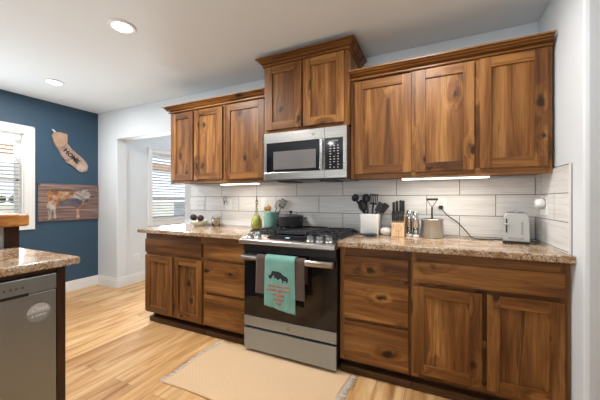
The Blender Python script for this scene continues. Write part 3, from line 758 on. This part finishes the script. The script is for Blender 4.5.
# aqua crock with utensils
cx, cy = -1.445, 2.405
tag(obj('utensil_crock', L([(.058, CT), (.064, CT + .005), (.066, CT + .08), (.068, CT + .155), (.072, CT + .165), (.066, CT + .167), (.062, CT + .155), (.058, CT + .012), (.001, CT + .010)], (cx, cy, 0), 32), 'teal'), 'aqua green ceramic utensil crock behind the left side of the range', 'crock')
def spoon(name, label, cat, grp, base, tip, head, mat, hr=.004, ovs=(.026, .034, .008), kind='spoon'):
    t = thing(name, label, cat, base, grp); b, p = Vector(base), Vector(tip); d = (p - b).normalized()
    obj('handle', T([b, b + (p - b) * .5, p], [hr, hr * .9, hr], 8), mat, t)
    q = Vector((0, 0, 1)).rotation_difference(d)
    bm = bmesh.new()
    if kind == 'spoon': ball(bm, (0, 0, 0), 1, 2, ovs)
    elif kind == 'ladle': lathe(bm, [(.001, -.026), (.020, -.020), (.033, 0), (.030, .002), (.016, -.015), (.001, -.02)], (0, 0, 0), 20); bmesh.ops.rotate(bm, verts=bm.verts, matrix=Matrix.Rotation(R(70), 3, 'X'))
    elif kind == 'turner':
        box(bm, -.030, .030, -.002, .002, -.040, -.026); box(bm, -.034, .034, -.002, .002, .036, .046)
        for i in range(5): x = -.033 + i * .0145; box(bm, x, x + .0075, -.002, .002, -.028, .038)
    elif kind == 'spatula': box(bm, -.024, .024, -.003, .003, -.04, .04)
    elif kind == 'whisk':
        for k in range(5):
            a = math.pi * k / 5; pts = []
            for j in range(13):
                s = math.pi * j / 12; r = .024 * math.sin(s) ; pts.append((math.cos(a) * .024 * math.cos(s) * (1 - .0), math.sin(a) * .024 * math.cos(s), -.04 + .09 * math.sin(s)))
            tube(bm, pts, .0012, 5)
    bmesh.ops.rotate(bm, verts=bm.verts, matrix=q.to_matrix()); bmesh.ops.translate(bm, verts=bm.verts, vec=p + d * (ovs[2] * 0 + head))
    obj('head', bm, mat, t, .0 if kind in ('spoon', 'ladle', 'whisk') else .001)
    return t
G = 'utensils in the aqua crock'
spoon('wooden_spoon', 'wooden spoon with a round head in the aqua crock', 'utensil', G, (cx - .01, cy, CT + .012), (cx - .012, cy - .02, CT + .185), .018, 'spoon_wood', ovs=(.026, .008, .030))
spoon('wooden_spoon', 'wooden spoon leaning left out of the aqua crock', 'utensil', G, (cx + .02, cy - .01, CT + .012), (cx - .048, cy - .01, CT + .180), .014, 'spoon_wood', ovs=(.020, .008, .024))
spoon('whisk', 'dark wire whisk standing in the aqua crock', 'utensil', G, (cx - .02, cy + .01, CT + .012), (cx + .052, cy + .02, CT + .205), .035, 'steel_dark', kind='whisk')
spoon('metal_fork', 'slotted dark metal turner at the right of the aqua crock', 'utensil', G, (cx, cy + .02, CT + .012), (cx + .098, cy + .028, CT + .215), .03, 'steel_dark', kind='turner')
# pot on rear grate
px, py, pz = -1.185, 2.315, .963
t = thing('lidded_pot', 'dark grey lidded pot on the back of the range beside the aqua crock', 'pot', (px, py, pz))
obj('pot_body', L([(.095, pz), (.108, pz + .008), (.112, pz + .085), (.116, pz + .088), (.108, pz + .088), (.104, pz + .01), (.001, pz + .008)], (px, py, 0), 36), 'dkgrey', t)
ld = obj('lid', L([(.117, pz + .088), (.117, pz + .094), (.10, pz + .103), (.05, pz + .112), (.001, pz + .114)], (px, py, 0), 36), 'dkgrey', t)
obj('lid_knob', L([(.008, pz + .112), (.008, pz + .124), (.018, pz + .130), (.017, pz + .138), (.001, pz + .140)], (px, py, 0), 20), 'black', ld)
for s in (-1, 1): obj('handle', T([(px + s * .108, py - .035, pz + .072), (px + s * .142, py - .028, pz + .076), (px + s * .148, py, pz + .077), (px + s * .142, py + .028, pz + .076), (px + s * .108, py + .035, pz + .072)], .007), 'dkgrey', t)

# white crock with black utensils
kx, ky = -.482, 2.365
bm = bmesh.new()
def sq_ring(bm, w, z, n=8, rr=.02):
    out = []
    for cxs, cys, a0 in ((1, 1, 0), (-1, 1, 90), (-1, -1, 180), (1, -1, 270)):
        for i in range(n // 2 + 1):
            a = R(a0 + 90 * i / (n // 2)); out.append(bm.verts.new((kx + cxs * (w - rr) + rr * math.cos(a), ky + cys * (w - rr) + rr * math.sin(a), z)))
    return out
rings = [sq_ring(bm, w, CT + z) for w, z in ((.066, 0), (.070, .004), (.074, .165), (.072, .170), (.068, .168), (.062, .02))]
for a, b in zip(rings, rings[1:]):
    for i in range(len(a)): bm.faces.new((a[i], a[(i + 1) % len(a)], b[(i + 1) % len(b)], b[i])).smooth = True
bm.faces.new(rings[0]); bm.faces.new(rings[-1])
tag(obj('utensil_holder', bm, 'white'), 'square white ceramic holder of black utensils right of the range', 'crock')
G = 'black utensils in the white holder'
def bk(lab, kind, bx_, tx, ty, tz, head=.02, ovs=(.030, .010, .036), nm='serving_spoon'):
    spoon(nm, lab, 'utensil', G, (kx + bx_, ky, CT + .022), (kx + tx, ky + ty, CT + tz), head, 'blackplastic', .008, ovs, kind)
bk('black ladle leaning furthest left out of the white holder', 'ladle', .03, -.115, -.02, .290, .01, nm='ladle')
bk('large black spoon leaning left in the white holder', 'spoon', .02, -.062, .015, .215, .02, (.036, .012, .052))
bk('black round spoon standing upright in the white holder', 'spoon', -.01, -.038, .02, .275, .02, (.034, .012, .038))
bk('slotted black turner, tallest in the white holder', 'turner', .0, .022, .01, .262, .02, nm='slotted_turner')
bk('black spatula leaning low to the right in the white holder', 'spatula', -.03, .062, .0, .205, .02, nm='spatula')
bk('dark slim masher leaning furthest right in the white holder', 'spatula', -.04, .085, .03, .190, .03, nm='slim_spatula')
# spoon rest
sx_, sy_ = -.500, 2.245
bm = bmesh.new()
ball(bm, (0, 0, .010), 1, 3, (.062, .040, .012))
for v in bm.verts:
    if v.co.z > .012: v.co.z = .012 + (.003 if (v.co.x / .062) ** 2 + (v.co.y / .04) ** 2 > .6 else -.004)
tube(bm, [(-.04, 0, .012), (-.09, -.01, .014), (-.125, -.018, .017)], [.018, .012, .010], 10, 0, .45)
o = tag(obj('spoon_rest', bm, 'rest'), 'blue black glazed spoon rest in front of the white utensil holder', 'spoon rest'); o.location = (sx_, sy_, CT); o.rotation_euler = (0, 0, R(20))
# small white bowl / garlic keeper
wx, wy = -.362, 2.375
tag(obj('sugar_bowl', L([(.022, CT), (.036, CT + .004), (.045, CT + .022), (.046, CT + .034), (.040, CT + .050), (.025, CT + .060), (.001, CT + .064)], (wx, wy, 0)), 'white'), 'small round white lidded pot left of the knife block', 'pot')
# knife block
nx, ny = -.265, 2.355
t = thing('knife_block', 'pale wooden knife block right of the white utensil holder', 'knife block', (nx, ny, CT))
obj('block', P([(-.055, 0), (.055, 0), (.075, .150), (.022, .155), (-.042, .096)], (nx + .047, ny, CT), (0, 1, 0), (0, 0, 1), -.094), 'pale_wood', t, .003)
obj('logo', text_bm('Chef', .018, (nx, ny - .0525, CT + .045), (1, 0, 0), (0, .14, 1), .0006), 'spoon_wood', t)
def knife(x, y, z, ln, lab, w=.008, nm='kitchen_knife', first=None):
    if first is None:
        k = thing(nm, lab, 'knife', (x, y, z), 'knives in the wooden block')
        h_ = obj('handle', P([(-w * .8, 0), (w * .8, 0), (w, ln * .5), (w * 1.1, ln), (-w * .9, ln), (-w, ln * .5)], (x - w * .5, y, z), (0, 1, 0), (0, 0, 1), w), 'blackplastic', k, .002)
        obj('bolster', B((x - w * .45, x + w * .45, y - w * .8, y + w * .8, z - .012, z)), 'steel_dark', k)
    else:
        k = copy_tree(first); k.location = (x, y, z); k['label'] = lab
    k.rotation_euler = (R(6), 0, 0); return k
pos = ['leftmost', 'second from the left', 'third from the left', 'third from the right', 'second from the right', 'rightmost']
f0 = None
for i in range(6):
    k = knife(nx - .038 + i * .0152, ny - .026, CT + .122, .072, f'small black steak knife, {pos[i]} of the lower row in the knife block', .0115, 'steak_knife', f0); f0 = f0 or k
f0 = None
for i, (dx, z, ln) in enumerate(((-.036, .190, .088), (-.012, .200, .098), (.016, .205, .088), (.036, .202, .098))):
    k = knife(nx + dx, ny + .022, CT + z - .015, ln, f'large black handled knife, {["leftmost", "second from the left", "second from the right", "rightmost"][i]} of the upper row in the knife block', .018, 'chef_knife', f0); f0 = f0 or k
for k in [o for o in COL.objects if o.name.startswith('chef_knife')]: k.scale = (1, 1, 1)
# salt and pepper mills
def mill(x, y, h_, lab, f=None):
    t = thing('pepper_mill', lab, 'mill', (x, y, CT), 'steel and glass mills')
    obj('top', L([(.021, CT + .072), (.023, CT + .074), (.023, CT + h_ - .006), (.019, CT + h_), (.001, CT + h_)], (x, y, 0)), 'chrome', t)
    obj('glass_chamber', L([(.020, CT + .018), (.020, CT + .072), (.017, CT + .072), (.017, CT + .018), (.020, CT + .018)], (x, y, 0)), 'clear', t)
    obj('contents', L([(.016, CT + .019), (.016, CT + .052), (.001, CT + .056)], (x, y, 0)), 'jarfill' if f else 'white', t)
    obj('foot', L([(.021, CT), (.022, CT + .003), (.022, CT + .018), (.001, CT + .018)], (x, y, 0)), 'white', t)
mill(-.188, 2.40, .200, 'polished steel mill beside the knife block, darker of the pair', True)
mill(-.138, 2.345, .195, 'polished steel mill with clear glass bottom, left of the steel canister')
# outlet-high steel canister and masher
qx, qy = -.026, 2.36
tag(obj('steel_canister', L([(.070, CT), (.075, CT + .004), (.075, CT + .128), (.078, CT + .132), (.078, CT + .140), (.072, CT + .140), (.072, CT + .01), (.001, CT + .008)], (qx, qy, 0), 36), 'steel_v'), 'round brushed steel canister holding a masher, left of the toaster', 'canister')
t = thing('potato_masher', 'dark handled masher standing in the steel canister', 'masher', (qx, qy, CT + .01))
obj('grip', T([(qx - .040, qy, CT + .285), (qx + .040, qy, CT + .285)], .008, 10), 'blackplastic', t)
obj('fork_arm', T([(qx - .036, qy, CT + .283), (qx - .020, qy, CT + .255), (qx - .002, qy, CT + .230), (qx - .002, qy, CT + .205)], .003), 'steel_dark', t)
obj('fork_arm', T([(qx + .036, qy, CT + .283), (qx + .020, qy, CT + .255), (qx + .002, qy, CT + .230), (qx + .002, qy, CT + .205)], .003), 'steel_dark', t)
obj('shaft', T([(qx, qy, CT + .225), (qx, qy, CT + .12), (qx + .004, qy, CT + .02)], [.007, .007, .004]), 'blackplastic', t)
obj('masher_plate', L([(.045, CT + .0115), (.045, CT + .017), (.001, CT + .017)], (qx, qy, 0), 24), 'steel_dark', t)
# toaster (turned a little), built on its own axes
tx0, ty0 = .480, 2.335
t = thing('toaster', 'silver toaster standing in the right corner of the counter', 'toaster', (tx0, ty0, CT))
hw, dp, th = .070, .10, .196
def rt(bm):
    bmesh.ops.translate(bm, verts=bm.verts, vec=(tx0, ty0, CT)); return bm
pr = [(-hw, .014), (-hw + .001, .10), (-hw + .004, th - .022), (-hw + .018, th), (hw - .018, th), (hw - .004, th - .022), (hw - .001, .10), (hw, .014)]
M['toaster_face'] = plain('silver_toaster_face', (.42, .415, .40), .4, .5, var=.02)
obj('shell', rt(P(pr, (0, dp - .004, 0), (1, 0, 0), (0, 0, 1), 2 * dp - .012 - .0)), 'steel_v', t, .004)
fc = obj('front_panel', rt(P([(a * .93, .018 + (b - .014) * .955) for a, b in pr], (0, -dp + .014, 0), (1, 0, 0), (0, 0, 1), .012)), 'toaster_face', t, .002, label='pale silver front panel')
obj('base', rt(B((-hw - .001, hw + .001, -dp + .004, dp - .004, .004, .016))), 'blackplastic', t, .004)
yfp = -dp + .0012
obj('lever_slot', rt(B((-.052, -.044, yfp - .0008, yfp + .002, .070, .160))), 'black', fc)
obj('lever', rt(B((-.062, -.034, yfp - .018, yfp, .120, .130))), 'toaster_face', t, .003)
for i in range(6): obj('button', rt(L([(.001, 0), (.0055, 0), (.0055, -.002), (.001, -.002)], (.032, yfp, .068 + i * .013), 12, 'y')), 'acgrey', fc)
toaster = t; toaster.rotation_euler = (0, 0, R(-12))
obj('brand_strip', rt(B((-.040, .040, yfp - .0006, yfp + .001, .030, .040))), 'acgrey', fc)
bm = text_bm('TOASTER', .010, (.0, yfp - .0006, .035), (1, 0, 0), (0, 0, 1), .0005); obj('lettering', rt(bm), 'toaster_face', fc)
obj('bread_slot', rt(B((-.040, -.010, -dp + .03, dp - .03, th - .0005, th + .003), (.010, .036, -dp + .03, dp - .03, th - .0005, th + .003))), 'steel_dark', t, .001)
for a in (-.055, .055):
    for b in (-.07, .07): obj('foot', rt(L([(.008, 0), (.008, .005)], (a, b, 0), 12)), 'blackplastic', t)
# cord
pts = [(.035, 2.452, 1.142), (.045, 2.43, 1.125), (.075, 2.44, 1.085), (.118, 2.455, 1.055), (.150, 2.455, 1.032), (.200, 2.44, .972), (.232, 2.40, .928), (.27, 2.375, .9245), (.33, 2.375, .9245), (.40, 2.40, .9245), (.46, 2.44, .9245), (.478, 2.462, .94)]
sm = []
for i in range(len(pts) - 1):
    for k in range(4):
        a = k / 4; sm.append(tuple(pts[i][j] * (1 - a) + pts[i + 1][j] * a for j in range(3)))
sm.append(pts[-1])
for _ in range(2): sm = [sm[0]] + [tuple((sm[i - 1][j] + 2 * sm[i][j] + sm[i + 1][j]) / 4 for j in range(3)) for i in range(1, len(sm) - 1)] + [sm[-1]]
cb_ = obj('power_cord', T(sm, .0035), 'rubber', toaster, label='black power cord'); cb_.rotation_euler = (0, 0, R(12))
obj('plug', B((.020, .048, 2.442, 2.462, 1.132, 1.158)), 'rubber', cb_, .004)

# ---------------------------------------------------------------- outlets and switches
def plate(label, xc, zc, w=.075, h=.118, kind='outlet', axis='x', yw=2.468, nm=None):
    t = thing('wall_switch' if kind == 'switch' else 'power_outlet', label, 'switch' if kind == 'switch' else 'outlet', (xc, yw, zc - h / 2) if axis == 'x' else (yw, xc, zc - h / 2))
    n = 2 if w > .1 else 1
    def pb(u0, u1, d0, d1, z0, z1):
        return (xc + u0, xc + u1, yw - d1, yw - d0, zc + z0, zc + z1) if axis == 'x' else ((yw - d1, yw - d0, xc + u0, xc + u1, zc + z0, zc + z1) if axis == 'y' else (yw + d0, yw + d1, xc + u0, xc + u1, zc + z0, zc + z1))
    obj('cover_plate', B(pb(-w / 2, w / 2, .0002, .005, -h / 2, h / 2)), 'plate', t, .0015)
    for i in range(n):
        u = (i - (n - 1) / 2) * .046
        if kind == 'switch': obj('rocker', B(pb(u - .016, u + .016, .005, .009, -.033, .033)), 'trim', t, .002)
        else:
            for s in (-1, 1):
                r_ = obj('receptacle', B(pb(u - .017, u + .017, .005, .0065, s * .020 - .014, s * .020 + .014)), 'trim', t, .002)
                obj('slot', B(pb(u - .009, u - .006, .0065, .0069, s * .020 - .005, s * .020 + .007), pb(u + .006, u + .009, .0065, .0069, s * .020 - .005, s * .020 + .007)), 'dkgrey', r_)
    return t
plate('double white outlet plate on the tiles above the fruit bowl', -2.405, 1.162, .118)
plate('white outlet plate on the tiles behind the plug-in freshener', -2.01, 1.155)
plate('white switch plate on the tiles left of the wooden spoons', -1.56, 1.16, .075, .118, 'switch')
plate('white outlet plate on the tiles above the steel canister', .036, 1.155)
plate('double white outlet plate on the tiled side wall above the toaster', 2.30, 1.165, .118, .118, 'outlet', 'y', .618)
plate('white outlet plate low on the wall seen left of the base cabinets', 2.79, .365, .075, .118, 'outlet', 'z', FX)
t = thing('plug_in_freshener', 'clear and chrome plug-in freshener in the outlet right of the fruit bowl', 'air freshener', (-2.03, 2.46, 1.15))
obj('holder', B((-2.052, -2.018, 2.430, 2.4614, 1.150, 1.185)), 'chrome', t, .006)
obj('bottle', L([(.012, 1.185), (.020, 1.19), (.020, 1.225), (.010, 1.235), (.010, 1.24), (.001, 1.241)], (-2.035, 2.438, 0), 16), 'clear', t)
t = thing('night_light', 'rounded clear and white plug-in light on the side wall outlet', 'night light', (.61, 2.36, 1.15))
obj('housing', B((.578, .6114, 2.30, 2.36, 1.150, 1.20)), 'plate', t, .008, 3)
obj('shade', L([(.001, 0), (.022, .004), (.027, .02), (.027, .040), (.02, .055), (.001, .058)], (.588, 2.27, 1.155), 16, 'z'), 'plate', t)

# ================================================================ RUG
x0, x1, y0, y1 = -1.625, -.530, 1.325, 1.925
bm = bmesh.new(); nx_, ny_ = 60, 36; g = []
def rz(x, y): return .006 + .002 * math.sin(x * 9) * math.sin(y * 11)
for i in range(nx_ + 1):
    row = []
    for j in range(ny_ + 1):
        x = x0 + (x1 - x0) * i / nx_; y = y0 + (y1 - y0) * j / ny_
        row.append(bm.verts.new((x + .008 * math.sin(y * 14), y + .006 * math.sin(x * 8), rz(x, y))))
    g.append(row)
for i in range(nx_):
    for j in range(ny_): bm.faces.new((g[i][j], g[i + 1][j], g[i + 1][j + 1], g[i][j + 1])).smooth = True
rug = tag(obj('floor_rug', bm, 'rug'), 'beige woven cotton rug with fringed ends on the floor before the range', 'rug')
m = rug.modifiers.new('thickness', 'SOLIDIFY'); m.thickness = .007; m.offset = 1.0 if False else 0
def fringe(xe, s):
    bm = bmesh.new(); y = y0 + .004
    while y < y1:
        ln = random.uniform(.032, .055); dy = random.uniform(-.014, .014); xx = xe + .008 * math.sin(y * 14)
        tube(bm, [(xx - s * .006, y, .007), (xx + s * ln * .5, y + dy * .4, .0045), (xx + s * ln, y + dy, .003)], [.0028, .003, .002], 5)
        y += random.uniform(.006, .010)
    o = obj('fringe', bm, 'fringe', rug, label='frayed pale fringe'); o['kind'] = 'stuff'
fringe(x0, -1); fringe(x1, 1)

# ================================================================ PENINSULA
bm = B((-2.268, -1.605, -.9, .834, .882, .92))
tag(obj('peninsula_countertop', bm, 'granite', None, .010, 3), 'speckled granite countertop over the dishwasher', 'countertop')
t = thing('peninsula_cabinet', 'dark wood cabinet end beside the dishwasher under the granite', 'base cabinet', (-1.95, .77, 0))
obj('end_panel', B((-2.262, -1.645, .762, .782, 0, .882)), 'dark_wood', t, .001)
obj('face_stile', B((-1.66, -1.637, .748, .784, 0, .882)), 'dark_wood', t, .002)
obj('top_rail', B((-1.66, -1.645, -.9, .748, .860, .882)), 'dark_wood', t)
obj('carcass', B((-2.26, -1.66, -.9, .135, .095, .88)), 'wood_v', t)
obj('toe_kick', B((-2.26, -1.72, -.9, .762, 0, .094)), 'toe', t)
t = thing('dishwasher', 'stainless steel dishwasher with an oval magnet under the near counter', 'dishwasher', (-1.9, .44, .1))
obj('tub', B((-2.25, -1.665, .145, .742, .1, .858)), 'dkgrey', t)
obj('door', B((-1.664, -1.633, .142, .744, .12, .779)), 'steel_dw', t, .003)
hp = obj('control_band', B((-1.664, -1.630, .142, .744, .783, .855)), 'steel_dw', t, .003)
obj('pocket_handle', B((-1.6305, -1.6285, .25, .640, .776, .789)), 'black', hp, .001)
bm = bmesh.new()
for i in range(4): box(bm, -1.6302, -1.6292, .555 + i * .02, .563 + i * .02, .812, .822)
obj('button_marks', bm, 'steel_dark', hp)
t = thing('oval_magnet', 'oval pale grey clean and dirty magnet on the dishwasher door', 'magnet', (-1.633, .677, .65))
def half(a0, a1): return [(.677 + .043 * math.cos(R(a)), .690 + .041 * math.sin(R(a))) for a in range(a0, a1 + 1, 10)]
obj('upper_half', P(half(0, 180), (-1.6328, 0, 0), (0, 1, 0), (0, 0, 1), .0014), 'sticker_light', t, label='pale upper half')
obj('lower_half', P(half(180, 360), (-1.6328, 0, 0), (0, 1, 0), (0, 0, 1), .0014), 'sticker_dark', t, label='darker lower half')
obj('lettering', text_bm('Clean', .026, (-1.6314, .677, .707), (0, 1, 0), (0, 0, 1), .0005, shear=.3), 'trim', t, label='white script word')
obj('lettering', text_bm('& SHINY', .015, (-1.6314, .677, .677), (0, 1, 0), (0, 0, 1), .0005), 'trim', t, label='small white capitals')
# raised bar
t = thing('knee_wall', 'low wall with dark wood corner post carrying the raised bar top', 'half wall', (-2.35, 0, 0))
obj('wall_panel', B((-2.43, -2.29, -.9, .785, 0, 1.045)), 'grey_panel', t)
obj('batten', B((-2.29, -2.282, .74, .752, .921, 1.045)), 'trim', t)
obj('corner_post', B((-2.44, -2.27, .785, .848, 0, 1.045)), 'dark_wood', t, .003)
bm = bmesh.new(); n = 40; pts = []
for i in range(n + 1):
    y = -.9 + 1.765 * i / n; pts.append((-2.200 + .010 * math.sin(y * 9) + .006 * math.sin(y * 23 + 1), y))
for i in range(n + 1):
    y = .865 - 1.765 * i / n; pts.append((-2.66 - .012 * math.sin(y * 7), y))
prism(bm, pts, (0, 0, 1.046), (1, 0, 0), (0, 1, 0), .072)
tag(obj('live_edge_bar_top', bm, 'slab', None, .014, 3), 'thick orange live-edge wood slab raised over the near counter', 'bar top')

# ================================================================ WALL ART
t = thing('cow_picture', 'wood plank picture of a rust and white cow on the navy wall', 'picture', (BX, 2.13, .935))
obj('plank_board', B((BX, BX + .022, 1.789, 2.474, .936, 1.405)), 'planks', t, .002)
cow = [(1.881, 1.308), (1.919, 1.318), (2.038, 1.309), (2.151, 1.305), (2.224, 1.327), (2.254, 1.352), (2.269, 1.329), (2.316, 1.32), (2.389, 1.346), (2.402, 1.305), (2.369, 1.252), (2.379, 1.224), (2.331, 1.217), (2.3, 1.2), (2.276, 1.132), (2.233, 1.099), (2.165, 1.084), (2.094, 1.109), (2.011, 1.117), (1.971, 1.099), (1.926, 1.075), (1.886, 1.138), (1.876, 1.2)]
# whole-animal outline, then coat patches laid on it
body = [(1.876, 1.300), (1.90, 1.318), (2.04, 1.309), (2.15, 1.305), (2.22, 1.318), (2.262, 1.318), (2.262, 1.346), (2.285, 1.338), (2.30, 1.322), (2.318, 1.350), (2.345, 1.336), (2.350, 1.300), (2.378, 1.262), (2.384, 1.232), (2.355, 1.222), (2.318, 1.225), (2.29, 1.19), (2.276, 1.132), (2.233, 1.099), (2.228, 1.03), (2.236, .972), (2.226, .956), (2.196, .956), (2.200, 1.03), (2.192, 1.098), (2.094, 1.122), (2.011, 1.122), (1.968, 1.105), (1.962, 1.04), (1.975, .985), (1.962, .966), (1.942, .972), (1.946, 1.03), (1.935, 1.09), (1.920, 1.03), (1.916, .975), (1.905, .955), (1.884, .958), (1.886, 1.03), (1.870, 1.12), (1.888, 1.18), (1.868, 1.25)]
cw = obj('cow_figure', P(body, (BX + .0222, 0, 0), (0, 1, 0), (0, 0, 1), .0012), 'hide', t, label='rust orange cow')
obj('pale_forequarter', P([(2.10, 1.235), (2.15, 1.27), (2.20, 1.312), (2.262, 1.318), (2.262, 1.346), (2.285, 1.338), (2.30, 1.322), (2.318, 1.350), (2.345, 1.336), (2.350, 1.300), (2.378, 1.262), (2.384, 1.232), (2.355, 1.222), (2.318, 1.225), (2.29, 1.19), (2.25, 1.20), (2.18, 1.225)], (BX + .0235, 0, 0), (0, 1, 0), (0, 0, 1), .0008), 'hide_white', cw, label='dappled white neck and head')
obj('slate_belly', P([(1.97, 1.13), (2.02, 1.19), (2.10, 1.215), (2.2, 1.225), (2.27, 1.19), (2.262, 1.135), (2.225, 1.105), (2.10, 1.125), (2.02, 1.118)], (BX + .0235, 0, 0), (0, 1, 0), (0, 0, 1), .0009), 'hide_dark', cw, label='slate blue belly shade')
obj('pale_hind_legs', P([(1.872, 1.13), (1.93, 1.15), (1.965, 1.11), (1.960, 1.04), (1.973, .985), (1.962, .968), (1.944, .974), (1.948, 1.03), (1.935, 1.09), (1.920, 1.03), (1.914, .975), (1.905, .957), (1.886, .960), (1.888, 1.03)], (BX + .0235, 0, 0), (0, 1, 0), (0, 0, 1), .0007), 'hide_white', cw, label='whitish hind legs')
for hpts in ([(2.300, 1.330), (2.330, 1.335), (2.395, 1.322), (2.42, 1.335), (2.395, 1.310), (2.33, 1.315)], [(2.345, 1.245), (2.385, 1.262), (2.425, 1.250), (2.40, 1.232), (2.36, 1.230)], [(2.232, 1.352), (2.262, 1.358), (2.266, 1.335), (2.240, 1.332)]):
    obj('horn' if hpts[0][0] == 2.300 else 'dark_mark', P(hpts, (BX + .0235, 0, 0), (0, 1, 0), (0, 0, 1), .001), 'hide_dark', cw)
t = thing('state_cutout_sign', 'carved wood California shaped sign reading HOME on the navy wall', 'sign', (BX, 2.13, 1.57))
ca = [(1.951, 2.060), (1.984, 2.060), (2.018, 2.068), (2.052, 2.060), (2.097, 2.058), (2.099, 1.981), (2.094, 1.928), (2.144, 1.874), (2.209, 1.818), (2.269, 1.772), (2.324, 1.714), (2.344, 1.665), (2.331, 1.599), (2.269, 1.576), (2.232, 1.583), (2.187, 1.624), (2.129, 1.672), (2.083, 1.683), (2.066, 1.724), (2.032, 1.76), (2.011, 1.813), (1.995, 1.842), (1.971, 1.886), (1.948, 1.937), (1.942, 1.975), (1.928, 2.003), (1.948, 2.043)]
top = [p for p in ca if p[1] > 1.86]; low = [p for p in ca if p[1] <= 1.875]
lo = [(2.094, 1.925), (2.144, 1.874)] + [p for p in ca[8:22]]
lo = [(2.098, 1.93)] + ca[7:23] + [(1.968, 1.89), (2.03, 1.90)]
b_ = obj('backing', P(ca, (BX, 0, 0), (0, 1, 0), (0, 0, 1), .016), 'cali_tan', t, .002, label='tan wood cutout')
obj('weathered_face', P([(y + (2.13 - y) * .02, z) for y, z in lo], (BX + .016, 0, 0), (0, 1, 0), (0, 0, 1), .003), 'cali_rose', t, label='weathered rosy lower half')
dv = Vector((0, .155, -.150)).normalized(); uv = Vector((0, .150, .155)).normalized()
obj('lettering', text_bm('HOME', .078, (BX + .0191, 2.140, 1.775), dv, uv, .002, bold=.003), 'black', t, label='black capitals HOME')
obj('tip_accent', P([(1.930, 2.085), (1.945, 2.090), (1.975, 2.063), (1.962, 2.055)], (BX, 0, 0), (0, 1, 0), (0, 0, 1), .012), 'white', t, label='white corner tip')
